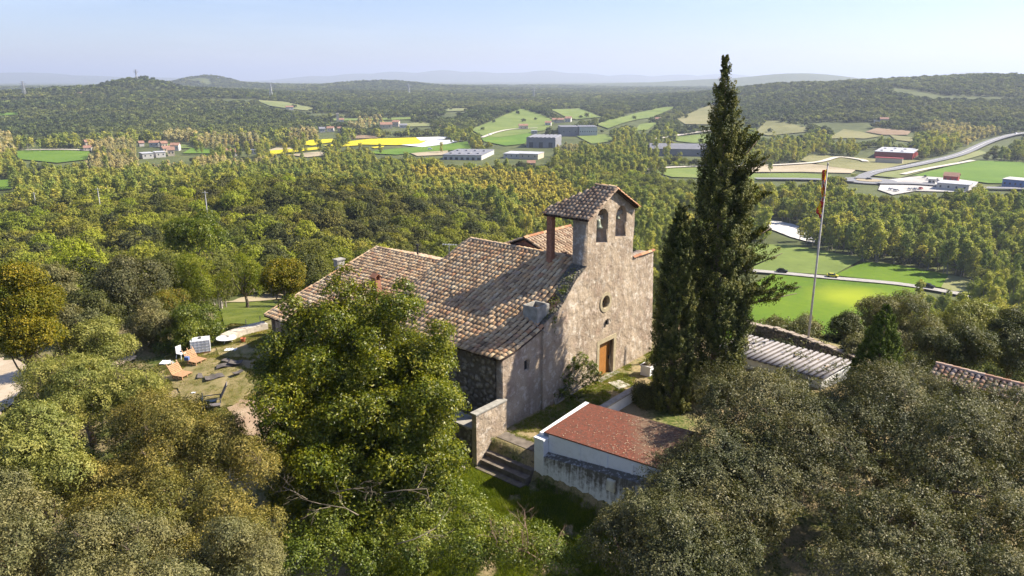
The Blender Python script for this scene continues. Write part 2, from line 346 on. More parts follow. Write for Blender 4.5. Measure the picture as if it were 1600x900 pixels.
FIELDS = [
 ('bright', 'crop_field', [(1130,560),(1150,470),(1185,440),(1205,430),(1300,437),(1410,446),(1432,450),(1425,500),(1400,560)]),
 ('light', 'meadow', [(1130,380),(1190,383),(1240,385),(1350,405),(1302,432),(1204,425),(1120,424)]),
 ('bright', 'crop_field', [(1302,432),(1350,411),(1400,415),(1482,431),(1470,451),(1400,443)]),
 ('pale', 'meadow', [(1482,431),(1516,438),(1530,468),(1470,451)]),
 ('green', 'crop_field', [(1425,276),(1480,262),(1530,252),(1600,255),(1640,262),(1640,288),(1545,288),(1480,279)]),
 ('pale', 'verge', [(1340,274),(1420,262),(1530,236),(1545,240),(1470,262),(1405,280)]),
 ('olive', 'verge', [(1265,243),(1320,246),(1400,252),(1440,252),(1360,270),(1300,262),(1250,252)]),
 ('tan', 'dirt_track_ground', [(1120,262),(1250,256),(1320,262),(1338,266),(1330,272),(1250,270),(1130,271)]),
 ('light', 'meadow', [(1120,273),(1250,272),(1300,275),(1290,283),(1120,284)]),
 ('light', 'meadow', [(1000,263),(1060,264),(1118,262),(1118,280),(1050,278),(1030,272)]),
 ('yardg', 'car_park', [(1378,283),(1440,276),(1530,284),(1516,302),(1430,300),(1395,306),(1372,298)]),
 ('yellow', 'rapeseed_field', [(470,226),(484,220),(520,218),(522,223),(500,226),(488,229)]),
 ('yellow', 'rapeseed_field', [(415,241),(424,236),(470,233),(500,231),(503,234),(425,243)]),
 ('yellow', 'rapeseed_field', [(535,223),(580,218),(650,216),(666,222),(656,226),(620,228),(555,227)]),
 ('yellow', 'rapeseed_field', [(503,228),(560,225),(565,228),(525,231)]),
 ('yellow', 'rapeseed_field', [(580,231),(600,229),(600,231),(585,233)]),
 ('plastic', 'plastic_covered_beds', [(620,227),(680,219.5),(722,220.5),(700,226),(660,231)]),
 ('plastic', 'plastic_covered_beds', [(650,216),(700,214.5),(692,219.5),(657,221)]),
 ('brown', 'ploughed_field', [(540,218),(550,212),(585,213),(592,217)]),
 ('green', 'crop_field', [(560,240),(620,233),(680,229),(730,222),(736,234),(660,239),(620,243)]),
 ('tan', 'bare_field', [(640,240),(700,236),(700,243),(652,245)]),
 ('tan', 'bare_field', [(450,243),(500,238),(516,243),(480,247)]),
 ('tan', 'bare_field', [(415,237),(432,232),(452,232),(460,234)]),
 ('green', 'crop_field', [(22,237),(140,236.5),(140,250),(90,256),(30,250)]),
 ('green', 'crop_field', [(-20,284),(14,282),(30,290),(18,297),(-20,300)]),
 ('green', 'crop_field', [(285,241),(300,232),(330,234),(332,241)]),
 ('green', 'crop_field', [(312,225),(350,218),(380,216),(378,219)]),
 ('light', 'meadow', [(260,226),(292,228),(302,233),(270,233)]),
 ('light', 'hill_pasture', [(735,203),(790,180),(815,171),(845,180),(870,190),(850,205),(820,210),(780,216),(755,214)]),
 ('green', 'hill_pasture', [(752,217),(800,206),(832,207),(820,226),(790,229),(756,222)]),
 ('light', 'hill_pasture', [(858,172),(905,170),(942,184),(900,188),(880,182)]),
 ('light', 'hill_pasture', [(932,196),(985,180),(1040,168),(1056,168),(1010,186),(950,202)]),
 ('olive', 'hill_pasture', [(1058,187),(1090,172),(1116,164),(1122,196),(1070,195)]),
 ('light', 'hill_pasture', [(990,206),(1000,195),(1030,192),(1012,204)]),
 ('light', 'meadow', [(900,213),(950,211),(962,221),(925,226)]),
 ('light', 'meadow', [(1040,216),(1112,210),(1114,228),(1060,222)]),
 ('olive', 'hill_pasture', [(1180,208),(1195,190),(1215,190),(1260,200),(1262,207),(1200,213)]),
 ('olive', 'hill_pasture', [(1290,218),(1318,203),(1345,207),(1378,214),(1350,218),(1330,217)]),
 ('brown', 'ploughed_field', [(1352,207),(1370,201),(1424,206),(1418,212),(1380,212)]),
 ('olive', 'hill_pasture', [(1390,212),(1428,216),(1425,223),(1400,220)]),
 ('pale', 'hill_pasture', [(400,157),(445,160),(492,170),(480,174),(420,166)]),
 ('light', 'hill_pasture', [(500,187),(640,184),(650,187),(520,190)]),
 ('pale', 'meadow', [(625,194),(665,192),(680,198),(640,199)]),
 ('pale', 'hill_pasture', [(690,171),(735,170),(730,174),(700,175)]),
 ('gravel', 'riverbed', [(1196,343),(1240,352),(1276,368),(1272,382),(1236,372),(1200,358)]),
 ('green', 'meadow', [(0,178),(26,177),(30,180),(0,182)]),
]
FPX = []
for kind, nm, poly in FIELDS:
    W_ = [ground(a, b) for a, b in poly]; dist = np.mean([math.hypot(p[0], p[1]) for p in W_])
    drape(nm, [p[:2] for p in W_], FM[kind], max(4, dist*.012), .25+.0009*dist)
    FPX.append(np.array(poly, float))
def ribbon(name, px, wid, mat, off=.4, step=4, ks='structure'):
    W_ = np.array([ground(a, b)[:2] for a, b in px]); pts = []
    for i in range(len(W_)-1):
        p0 = W_[max(i-1, 0)]; p1 = W_[i]; p2 = W_[i+1]; p3 = W_[min(i+2, len(W_)-1)]; n_ = max(2, int(np.linalg.norm(p2-p1)/step))
        for k in range(n_):
            t = k/n_; pts.append(.5*((2*p1)+(p2-p0)*t+(2*p0-5*p1+4*p2-p3)*t*t+(3*p1-p0-3*p2+p3)*t**3))
    pts.append(W_[-1]); P_ = np.array(pts); T_ = np.gradient(P_, axis=0); T_ /= np.linalg.norm(T_, axis=1)[:, None]+1e-9; B_ = np.stack([-T_[:, 1], T_[:, 0]], 1)
    offs = np.linspace(-.5, .5, 3)*wid; V = np.concatenate([P_+B_*o for o in offs]); dist = np.hypot(V[:, 0], V[:, 1])
    zc_ = height(P_[:, 0], P_[:, 1]); z = np.tile(np.maximum.reduce([zc_, height(V[:len(P_), 0], V[:len(P_), 1]), height(V[-len(P_):, 0], V[-len(P_):, 1])]), 3)+off+.0012*dist
    n_ = len(P_); Q = np.array([(k*n_+i, k*n_+i+1, (k+1)*n_+i+1, (k+1)*n_+i) for k in range(2) for i in range(n_-1)])
    me = fast_mesh(name, np.concatenate([V, z[:, None]], 1), Q[:, ::-1]); o = put(name, me, mat); tag(o, kind=ks); return P_
M_asph = plain('asphalt', (.22, .22, .23), .9, 0, .12, 1.); M_pale = plain('pale_track', (.55, .5, .42), .95, 0, .15, .5); M_paint = plain('road_paint', (.75, .75, .73), .8, 0, .05)
M_lane = plain('gravel_lane', (.36, .34, .31), .95, 0, .2, .8)
R_field = ribbon('road', [(1100,423),(1150,424),(1205,428),(1300,437),(1400,446),(1470,457),(1530,468),(1600,480),(1660,492)], 4.2, M_lane, .5)
R_main = ribbon('road', [(1346,282),(1352,277),(1372,270.5),(1400,266),(1450,256),(1500,243.5),(1540,226),(1570,216),(1600,210.5),(1660,205)], 10, M_asph, 1.0)
ribbon('road_marking', [(1360,273.5),(1372,270.5),(1400,266),(1450,256),(1500,243.5),(1540,226),(1570,216),(1600,210.5)], .6, M_paint, 1.3)
ribbon('road', [(1180,282),(1250,282.5),(1300,284),(1335,286)], 9, M_asph, 1.0)
ribbon('road', [(1372,289),(1430,290),(1500,295),(1560,297),(1640,299)], 9, M_asph, 1.0)
ribbon('dirt_track', [(955,213),(985,218),(1010,220.5),(1050,215),(1080,210),(1112,206),(1150,203)], 9, M_pale, .9)
ribbon('dirt_track', [(970,273),(1000,269),(1030,265),(1080,262.5),(1120,262),(1180,262)], 7, M_pale, .8)
ribbon('dirt_track', [(753,217),(775,209),(800,204),(840,202)], 6, M_pale, .9)
ribbon('dirt_track', [(1410,275),(1450,266),(1500,257),(1520,253)], 5, M_pale, .8)
ribbon('dirt_track', [(1200,261),(1275,256),(1310,248),(1345,252),(1352,255)], 6, M_pale, .9)
ribbon('dirt_track', [(40,236.5),(100,236),(142,237.5)], 6, M_pale, .8)
def in_poly(P_, px, py):
    c = np.zeros(px.shape, bool); n_ = len(P_)
    for i in range(n_):
        x1, y1 = P_[i]; x2, y2 = P_[(i+1) % n_]
        c ^= ((y1 > py) != (y2 > py)) & (px < (x2-x1)*(py-y1)/(y2-y1+1e-12)+x1)
    return c
# roundabout
def roundabout():
    c = ground(1357, 284); a = np.linspace(0, 2*math.pi, 41)[:-1]
    for nm, r0, r1, m, off, kk in (('roundabout_road', 9, 19, M_asph, 1.1, 1), ('roundabout_island', 0, 9, FM['tan'], 1.35, 1)):
        V = [(c[0]+r*math.cos(t), c[1]+r*math.sin(t), c[2]+off) for r in (r0, r1) for t in a]
        me = fast_mesh(nm, np.array(V), np.array([(i, (i+1) % 40, 40+(i+1) % 40, 40+i) for i in range(40)])[:, ::-1])
        if r0 == 0: me = fast_mesh(nm, np.array(V[40:]), np.arange(40)[None])
        tag(put(nm, me, m), kind='structure')
roundabout()

# ------------------------------------------------------------------ foliage generators (real leaf faces)
def unit(rng, n):
    v = rng.normal(size=(n, 3)); return v/np.linalg.norm(v, axis=1)[:, None]
def leaves(name, P_, Nn, size, rng, rnd=None, asp=.55, fold=.18):
    n = len(P_); Nn = Nn/(np.linalg.norm(Nn, axis=1)[:, None]+1e-9); t = np.cross(Nn, unit(rng, n)); t /= np.linalg.norm(t, axis=1)[:, None]+1e-9; b = np.cross(Nn, t)
    s = (size*rng.uniform(.65, 1.35, n))[:, None]
    V = np.stack([P_-t*s*.5, P_+b*s*asp*.5+Nn*s*fold, P_+t*s*.5, P_-b*s*asp*.5+Nn*s*fold], 1).reshape(-1, 3)
    Q = np.arange(4*n).reshape(n, 4); r = rng.uniform(0, 1, n) if rnd is None else rnd
    return fast_mesh(name, V, Q, r)
def lobe_shell(rng, C, R, n, zs=.85, tuft=.0, per=1, up=.35, rnd_all=.5, shell=(.62, 1.12), keep=.25, gap=.0):
    """points on the outer skin of overlapping lobes; per>1 gathers them in tufts"""
    C = np.asarray(C, float); R = np.asarray(R, float); m = max(1, n//per)
    pr = R**2/np.sum(R**2); k = rng.choice(len(R), int(m*1.9), p=pr); d_ = unit(rng, len(k)); d_[:, 2] = np.where(rng.uniform(size=len(k)) < .6, np.abs(d_[:, 2]), d_[:, 2])
    rr = R[k]*rng.uniform(shell[0], shell[1], len(k))*(.72+.56*fbm(d_[:, 0]*2.6+C[k][:, 0]*3, d_[:, 1]*2.6+d_[:, 2]*2.1+C[k][:, 2]*3, 55, 3)); Sc = np.array([1, 1, zs]); p = C[k]+d_*rr[:, None]*Sc
    ins = np.zeros(len(k))
    for c, r in zip(C, R):
        q = np.linalg.norm((p-c)/Sc, axis=1)/r; ins = np.maximum(ins, 1-q)
    ok = (ins < .32) | (rng.uniform(size=len(k)) < keep)
    if gap > 0:
        s_ = 1.6/np.mean(R); g = fbm(p[:, 0]*s_+p[:, 2]*s_*.7, p[:, 1]*s_-p[:, 2]*s_*.5, 77, 2); ok &= g > gap
    p = p[ok][:m]; d_ = d_[ok][:m]
    tr = rng.uniform(size=len(p))
    if per > 1:
        p = np.repeat(p, per, 0); d_ = np.repeat(d_, per, 0); tr = np.repeat(tr, per); p = p+unit(rng, len(p))*(rng.uniform(.2, 1, len(p))**.7*tuft)[:, None]
    nn = d_+np.array([0, 0, up])+unit(rng, len(p))*rnd_all*1.6
    return p, nn, np.clip(tr*.55+rng.uniform(0, .45, len(p)), 0, 1)
def crown_lobes(rng, R, n, lr=(.3, .5), low=-.35):
    d_ = unit(rng, n*3); d_ = d_[d_[:, 2] > low][:n]; rad_ = rng.uniform(.4, .78, len(d_))
    return d_*rad_[:, None]*np.array(R), rng.uniform(lr[0], lr[1], len(d_))*min(R)
def branch_tubes(mb, rng, base, targets, r0, split=.35, sag=.0, n=7, mi=0):
    top = np.mean(targets, 0); fork = base+(top-base)*split
    mb.tube([base-np.array([0, 0, .3]), base+(fork-base)*.5+rng.normal(size=3)*r0*.5, fork], [r0*1.25, r0, r0*.8], n, mi)
    for t in targets:
        m1 = fork+(t-fork)*.35+rng.normal(size=3)*.1*np.linalg.norm(t-fork)+np.array([0, 0, .08*np.linalg.norm(t-fork)])
        m2 = fork+(t-fork)*.7+rng.normal(size=3)*.08*np.linalg.norm(t-fork)
        mb.tube([fork, m1, m2, t], [r0*.55, r0*.38, r0*.22, r0*.07], max(4, n-2), mi)
def twigs(mb, rng, p0, dir_, ln, r, depth=3, mi=0):
    p0 = np.array(p0, float); dir_ = np.array(dir_, float); dir_ /= np.linalg.norm(dir_); m_ = p0+dir_*ln*.5+rng.normal(size=3)*ln*.06; e = p0+dir_*ln+rng.normal(size=3)*ln*.12
    mb.tube([p0, m_, e], [r, r*.75, r*.45], 5, mi)
    if depth > 0:
        for b in (m_, e, p0+(e-p0)*.75):
            twigs(mb, rng, b, dir_+rng.normal(size=3)*.55, ln*rng.uniform(.45, .65), r*.5, depth-1, mi)
M_bark = plain('bark', (.16, .12, .09), .95, 0, .4, 6.); M_greybark = plain('pale_bark', (.33, .29, .24), .95, 0, .35, 6.)

LEAF = dict(
  laurel=foliage('laurel_leaves', [(.035, .052, .005), (.09, .115, .008), (.18, .19, .012), (.33, .29, .02)], .24, .42, spec=.3),
  holm=foliage('holm_oak_leaves', [(.035, .038, .017), (.078, .082, .034), (.14, .135, .06), (.24, .21, .10)], .15, .5, spec=.22),
  bronze=foliage('bronze_oak_leaves', [(.07, .068, .02), (.15, .135, .036), (.26, .22, .06), (.38, .28, .08)], .2, .5),
  olive=foliage('olive_leaves', [(.10, .112, .028), (.21, .215, .055), (.32, .31, .09), (.44, .40, .14)], .22, .5),
  greyolive=foliage('grey_olive_leaves', [(.065, .068, .03), (.14, .135, .058), (.23, .21, .095), (.35, .31, .15)], .2, .5),
  yellowoak=foliage('yellow_green_leaves', [(.06, .07, .01), (.13, .13, .012), (.23, .2, .02), (.36, .24, .02)], .25, .5),
  spring=foliage('spring_leaves', [(.08, .10, .014), (.16, .185, .022), (.25, .26, .035), (.36, .33, .06)], .35, .5),
  orange=foliage('orange_tipped_leaves', [(.08, .10, .02), (.14, .15, .025), (.22, .19, .035), (.45, .22, .06)], .3, .5),
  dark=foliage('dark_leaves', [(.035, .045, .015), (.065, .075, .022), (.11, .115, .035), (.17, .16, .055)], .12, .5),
  cypress=foliage('cypress_scales', [(.02, .032, .009), (.06, .075, .016), (.135, .14, .03), (.28, .25, .065)], .08, .6, noise_scale=.8),
  cone=foliage('conifer_scales', [(.03, .05, .008), (.07, .11, .012), (.13, .18, .018), (.22, .25, .03)], .1, .6),
  bramble=foliage('bramble_leaves', [(.045, .07, .01), (.10, .135, .016), (.18, .21, .025), (.29, .29, .045)], .3, .45, spec=.35),
)
def near_tree(name, label, cat, C, R, n, leaf, mat, rng, base, trunk_r=.25, group=None, per=10, tuft=.3, limbs=8, bark=None, gap=.3, zs=.85, asp=.5, keep=.25, up=.35, extra=None, kids=True):
    C = np.asarray(C, float); R = np.asarray(R, float); t = thing(name, label, cat, base, group)
    p, nn, r = lobe_shell(rng, C, R, n, zs, tuft, per, up=up, gap=gap, keep=keep)
    put('crown', leaves('crown', p, nn, leaf, rng, r, asp), LEAF[mat], t)
    mb = MB(); k = rng.choice(len(C), min(limbs, len(C)), replace=False)
    branch_tubes(mb, rng, np.array(base, float), [C[i]+np.array([0, 0, R[i]*.3]) for i in k], trunk_r)
    if extra: extra(mb)
    put('trunk', mb.mesh('trunk', True), bark or M_bark, t); return t
def lobes_px(rng, poly, n, rpx, ymap, jit=1.0):
    """lobe centres under a canopy whose skin fills the outline; ymap(py) gives the distance of the canopy's skin there"""
    P_ = np.array(poly, float); C = []; R = []; lo = P_.min(0); hi = P_.max(0); k = 0
    while len(C) < n and k < n*60:
        k += 1; x, y = rng.uniform(lo, hi); r = rng.uniform(*rpx)
        a = np.linspace(0, 2*math.pi, 9)[:-1]
        if not in_poly(P_, x+.8*r*np.cos(a), y+.8*r*np.sin(a)).all(): continue
        Y = ymap(y)+rng.normal()*jit; q = at_y(x, y, Y); zc = (Y*cp-(q[2]-HC)*sp); rm = r/F*zc
        q = q+np.array([ray(x, y)[0], ray(x, y)[1], ray(x, y)[2]])*rm*.5
        C.append(q); R.append(rm)
    return np.array(C), np.array(R)
def box_tree(x0, y0, x1, y1, Y, kind, name, label, cat, seed, n=9000, leaf=.16, trunk=.18, per=8, tuft=.3, nl=16, **k):
    rng = RS(seed); cx, cy_ = (x0+x1)/2, (y0+y1)/2; c = at_y(cx, cy_, Y); zc = Y*cp-(c[2]-HC)*sp; rx = (x1-x0)/2/F*zc; rz_ = (y1-y0)/2/F*zc
    Cl, Rl = crown_lobes(rng, (rx, rx*.9, rz_), nl, low=-.9); base = np.array([c[0], c[1], 0]); base[2] = hz(c[0], c[1]); 
    if c[2]-rz_ > base[2]+2.5: pass
    return near_tree(name, label, cat, Cl+c, Rl, n, leaf, kind, rng, base, trunk, per=per, tuft=tuft, **k)

# ------------------------------------------------------------------ big trees round the church
def ylin(y0, Y0, y1, Y1): return lambda y: Y0+(Y1-Y0)*(y-y0)/(y1-y0)
def grow(poly, n, rpx, ym, jit=1., seed=1): return lobes_px(RS(seed), poly, n, rpx, ym, jit)
def central():
    rng = RS(5); poly = [(545,412),(572,430),(600,462),(628,440),(652,468),(690,500),(712,545),(722,600),(728,660),(700,720),(712,780),(640,830),(560,860),(480,850),(440,790),(425,720),(395,640),(392,590),(402,540),(440,505),(440,470),(470,462),(500,480),(515,430)]
    C, R = lobes_px(rng, poly, 90, (18, 42), ylin(430, 35.5, 850, 30.5), .9)
    C2, R2 = lobes_px(rng, poly, 40, (40, 60), ylin(430, 37, 850, 33), .8)
    C3, R3 = lobes_px(rng, [(400,610),(730,600),(735,720),(715,800),(640,860),(470,860),(405,760)], 70, (18, 44), ylin(610, 32.2, 860, 29.2), .6); C2 = np.concatenate([C2, C3]); R2 = np.concatenate([R2, R3])
    spikes = [(540,432,20,36),(528,455,24,36),(552,470,26,36),(628,452,17,36),(642,480,22,36),(458,480,20,35),(470,505,26,35),(610,500,26,36),(688,520,22,35),(590,470,20,36.3),(440,540,26,35),(415,585,22,34),(706,620,20,34),(575,452,14,36.3)]
    Cs = []; Rs = []
    for x, y, r, Y in spikes:
        q = at_y(x, y, Y); Cs.append(q); Rs.append(r/F*Y*1.02)
    def ex(mb):
        for x, y, Y, d_, ln in ((560,790,30.5,(.5,-.3,.5),1.6),): twigs(mb, rng, at_y(x, y, Y), d_, ln, .035, 3)
    b = at_y(590, 800, 33.5); b[2] = hz(b[0], b[1])
    t = near_tree('laurel_tree', 'tall glossy yellow-green tree in front of the tiled farmhouse roof', 'tree', np.concatenate([C, C2, Cs]), np.concatenate([R, R2, Rs]), 290000, .145, 'laurel', rng, b, .24, per=9, tuft=.26, limbs=12, bark=M_bark, gap=.26, extra=ex, keep=.3)
central()
def oaks_right():
    L_ = [([(1345,552),(1400,560),(1470,585),(1540,592),(1690,622),(1690,950),(1300,950),(1250,860),(1210,780),(1200,700),(1230,630),(1280,600)], 130, ylin(555, 38, 900, 23.5), 'large grey-green holm oak filling the lower right corner', 31, 130000),
          ([(1130,568),(1190,575),(1255,590),(1300,620),(1270,700),(1260,790),(1180,880),(1120,950),(1060,900),(1010,780),(1010,720),(1080,690),(1085,620),(1090,585)], 90, ylin(565, 37.5, 900, 24.5), 'grey-green holm oak in front of the tall cypress, beside the red shed roof', 32, 95000),
          ([(985,765),(1030,720),(1080,740),(1120,800),(1150,950),(940,950),(918,850),(935,790)], 45, ylin(720, 29.5, 900, 24), 'small grey-green holm oak at the foot of the white shed wall', 33, 45000)]
    for poly, n, ym, lab, seed, nl in L_:
        rng = RS(seed); C, R = lobes_px(rng, poly, n, (26, 62), ym, .8); C2, R2 = lobes_px(rng, poly, n//3, (15, 26), lambda y: ym(y)-.6, .4)
        C = np.concatenate([C, C2]); R = np.concatenate([R, R2])
        b = C.mean(0)+np.array([0, 1.5, 0]); b[2] = hz(b[0], b[1])
        def ex(mb):
            for i in range(9): 
                j = rng.randint(len(C)); twigs(mb, rng, C[j]+np.array([0, -.2, R[j]*.4]), (rng.normal()*.5, -.3, 1), R[j]*.55, .02, 2)
        near_tree('holm_oak', lab, 'tree', C, R, int(nl*2.0), .098, 'holm', rng, b, .24, group='holm oaks in the foreground', per=12, tuft=.2, limbs=14, bark=M_bark, gap=.35, extra=ex, keep=.15)
oaks_right()
def trees_left():
    Ls = [([(235,605),(300,600),(335,640),(380,650),(420,690),(440,760),(470,800),(440,880),(360,905),(250,905),(150,880),(95,790),(90,740),(150,700),(170,640)], 95, ylin(600, 33.5, 900, 22.5), 'broad bronze-brown oak in the lower left, beside the dirt patch', 'bronze_oak', 'bronze', 41, 90000, .085, 'oak'),
          ([(32,585),(62,552),(110,545),(150,560),(235,590),(240,620),(170,650),(130,690),(60,650),(30,620)], 40, ylin(550, 43, 690, 36), 'pale green olive tree beside the sandy path at the left edge', 'olive_tree', 'olive', 42, 32000, .10, 'olive tree'),
          ([(-90,665),(20,640),(40,625),(110,640),(150,690),(140,760),(90,800),(60,780),(-90,760)], 45, ylin(620, 33, 790, 26), 'rounded pale olive tree below the sandy path', 'olive_tree', 'olive', 43, 36000, .10, 'olive tree'),
          ([(-90,740),(30,730),(80,790),(85,950),(-90,950)], 26, ylin(730, 26, 900, 21.5), 'dark-centred olive tree cut off at the bottom left corner', 'olive_tree', 'greyolive', 44, 26000, .085, 'olive tree'),
          ([(60,830),(140,800),(240,800),(300,820),(380,810),(440,850),(480,950),(20,950)], 40, ylin(790, 24.5, 900, 20.5), 'silvery grey olive tree along the bottom edge', 'olive_tree', 'greyolive', 45, 46000, .075, 'olive tree'),
          ([(140,590),(210,578),(255,592),(268,625),(230,645),(170,640)], 20, ylin(580, 42, 640, 38), 'low light green olive left of the pallet seats', 'olive_tree', 'olive', 46, 18000, .10, 'olive tree')]
    for poly, n, ym, lab, nm, mat, seed, nl, leaf, cat in Ls:
        rng = RS(seed); C, R = lobes_px(rng, poly, n, (18, 44), ym, .7)
        b = C.mean(0)+np.array([0, 1., 0]); b[2] = hz(b[0], b[1])
        def ex(mb):
            for i in range(6):
                j = rng.randint(len(C)); twigs(mb, rng, C[j]+np.array([0, -.2, R[j]*.4]), (rng.normal()*.5, -.3, 1), R[j]*.6, .018, 2)
        near_tree(nm, lab, cat, C, R, int(nl*1.6), leaf*1.08, mat, rng, b, .2, per=12, tuft=.2, limbs=12, bark=M_bark, gap=.31, extra=ex, keep=.14)
trees_left()
def cypress(name, lab, bx, by, z0, H_, prof, seed, n, leaf=.12, mat='cypress', arms=(), cat='cypress', lean=(0, 0), ps=1.):
    rng = RS(seed); base = np.array([bx, by, z0]); t = thing(name, lab, cat, base)
    hs = np.array([a for a, b in prof]); rs = np.array([b for a, b in prof])
    per = 90; m = n//per; h = np.clip(rng.uniform(-.02, 1.0, m*3), 0, .995); r0 = np.interp(h, hs, rs); keep = rng.uniform(0, max(rs), m*3) < r0+.10; h = h[keep][:m]; r0 = r0[keep][:m]
    a = rng.uniform(0, 2*math.pi, len(h)); wob = .62+.62*fbm(a*2.0+h*3, h*H_*.6, seed, 3)
    rr = r0*wob*np.where(rng.uniform(size=len(h)) < .8, rng.uniform(.85, 1.12, len(h)), rng.uniform(.35, .85, len(h)))
    def plumes(C, dd, sc_):
        """feathery upright sprays: leaves gathered along short outward-upward axes"""
        k = len(C); ax = dd*.75+np.array([0, 0, 1.])+rng.normal(size=(k, 3))*.28; ax /= np.linalg.norm(ax, axis=1)[:, None]
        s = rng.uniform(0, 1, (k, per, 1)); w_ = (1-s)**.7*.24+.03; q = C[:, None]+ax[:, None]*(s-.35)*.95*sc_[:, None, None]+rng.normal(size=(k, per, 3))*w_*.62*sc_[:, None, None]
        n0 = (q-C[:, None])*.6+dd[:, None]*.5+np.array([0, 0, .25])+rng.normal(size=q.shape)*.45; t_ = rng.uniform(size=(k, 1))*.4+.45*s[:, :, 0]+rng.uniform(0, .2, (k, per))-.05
        return q.reshape(-1, 3), n0.reshape(-1, 3), np.clip(t_, 0, 1).ravel()
    C = np.stack([bx+lean[0]*h+rr*np.cos(a), by+rr*np.sin(a), z0+h*H_], 1); dd = np.stack([np.cos(a), np.sin(a), np.full(len(a), .3)], 1)
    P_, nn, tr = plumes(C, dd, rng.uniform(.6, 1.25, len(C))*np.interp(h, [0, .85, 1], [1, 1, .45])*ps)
    for (h0, az, ln, rise) in arms:
        for az2, l2, r2 in ((az, 1, 0), (az+.28, .8, .25), (az-.25, .75, -.15)):
            k = 17; s = rng.uniform(.15, 1, k); l_ = ln*l2
            q = np.stack([bx+lean[0]*.4+math.cos(az2)*s*l_, by+math.sin(az2)*s*l_, z0+h0+(rise+r2)*s**1.3], 1)+rng.normal(size=(k, 3))*.12
            p2, n2, t2 = plumes(q, np.tile([math.cos(az2)*1.6, math.sin(az2)*1.6, -.3], (k, 1)), rng.uniform(.5, .85, k)); P_ = np.concatenate([P_, p2]); nn = np.concatenate([nn, n2]); tr = np.concatenate([tr, t2])
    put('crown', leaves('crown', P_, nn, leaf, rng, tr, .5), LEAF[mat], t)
    mb = MB(); mb.tube([(bx, by, z0-.3), (bx+lean[0]*.5, by, z0+H_*.5), (bx+lean[0]*.97, by, z0+H_*.96)], [rs.max()*.16, rs.max()*.1, .02], 8)
    for (h0, az, ln, rise) in arms: mb.tube([(bx+lean[0]*h0/H_, by, z0+h0-.3), (bx+math.cos(az)*ln*.5, by+math.sin(az)*ln*.5, z0+h0+rise*.35), (bx+math.cos(az)*ln, by+math.sin(az)*ln, z0+h0+rise)], [.09, .05, .02], 6)
    put('trunk', mb.mesh('trunk', True), M_bark, t)
cypress('cypress', 'very tall ragged cypress rising above the horizon', 13.15, 44.2, -.4, 21.5, [(0,1.3),(.06,1.7),(.2,1.95),(.4,1.82),(.55,1.6),(.68,1.22),(.8,.82),(.9,.48),(.96,.24),(1,.07)], 51, 150000, .12,
        arms=[(7.4,-.25,4.6,.8),(6.6,.1,4.9,.7),(8.8,-.1,3.4,1.3),(10.2,.2,2.9,1.3),(12.4,.1,2.5,1.3),(14.2,-.2,2.1,1.8),(15.5,.3,1.8,1.6),(9.,2.9,2.4,1.4)], lean=(-.85, 0))
cypress('cypress', 'shorter narrow dark cypress beside the church front', 9.95, 42.6, -.4, 13.2, [(0,.9),(.1,1.2),(.5,1.15),(.75,.85),(.9,.5),(1,.12)], 52, 110000, .10, arms=[], ps=.75)
cypress('cypress', 'young bright cone-shaped conifer beyond the corrugated roof', 23.2, 43.5, -.5, 7.0, [(0,1.5),(.25,1.5),(.6,1.12),(.85,.55),(1,.1)], 53, 130000, .075, 'cone', ps=.42)

# middle-distance single trees and shrubs: outline in the photo, distance, kind
MID = [
 (-30,395,92,575,48,'yellowoak','oak_tree','yellowing dark oak at the left edge of the picture','oak',.13,15000),
 (-20,480,95,568,46.5,'yellowoak','oak_tree','low yellowing oak scrub at the foot of the yellowing oak','oak',.13,9000),
 (82,470,170,585,55,'greyolive','olive_tree','grey olive bush beside the yellowing oak','olive tree',.13,8000),
 (95,500,215,575,50,'olive','olive_tree','pale olive bush in front of the shaded gap','olive tree',.12,9000),
 (45,415,130,500,66,'greyolive','holm_oak','grey-brown oak behind the yellowing oak','oak',.15,7000),
 (110,440,190,530,62,'dark','holm_oak','dull green oak between two grey ones','oak',.15,7000),
 (150,395,280,490,68,'holm','holm_oak','dark domed oak with a deep shadow below','oak',.15,11000),
 (205,470,290,560,56,'greyolive','olive_tree','silvery bush left of the orange-tipped shrub','bush',.12,7000),
 (222,452,300,520,60,'orange','flowering_shrub','shrub with orange leaf tips on the slope','bush',.12,6000),
 (240,478,358,565,55,'bramble','strawberry_tree','dark glossy shrub behind the white water tank','bush',.12,11000),
 (270,378,372,482,72,'spring','spring_tree','airy bright green tree with a leaning bare trunk','tree',.14,8000),
 (350,392,412,472,73,'spring','spring_tree','thin bright green tree with an exposed trunk by the lawn','tree',.14,4500),
 (408,405,476,466,59,'yellowoak','quince_tree','small round yellow-green tree by the farmhouse corner','tree',.13,6000),
 (255,330,360,400,95,'bramble','oak_tree','mid green oak above the airy tree','oak',.2,6000),
 (1180,496,1262,545,61,'greyolive','olive_tree','silver olive bush just behind the stone wall','bush',.12,6000),
 (1222,492,1300,552,60,'greyolive','olive_tree','grey olive bush behind the flagpole','bush',.12,6000),
 (1288,487,1352,562,57,'dark','holm_oak','dark oak bush at the end of the stone wall','bush',.13,6000),
 (1340,452,1480,560,60,'greyolive','olive_tree','wide grey olive behind the cone-shaped conifer','olive tree',.13,16000),
 (1450,462,1560,570,62,'olive','olive_tree','tall olive right of the cone-shaped conifer','olive tree',.14,11000),
 (1530,480,1640,600,55,'dark','holm_oak','dark oak above the tiled roof at the right edge','oak',.13,11000),
 (1420,500,1560,575,50,'dark','holm_oak','shaded dark oak just above the tiled ridge','oak',.12,11000),
 (1310,525,1380,575,50,'greyolive','olive_tree','grey bush beside the corrugated roof end','bush',.12,5000),
 (985,585,1036,652,43.2,'dark','box_bush','dark dense bush at the foot of the narrow cypress','bush',.08,9000),
]
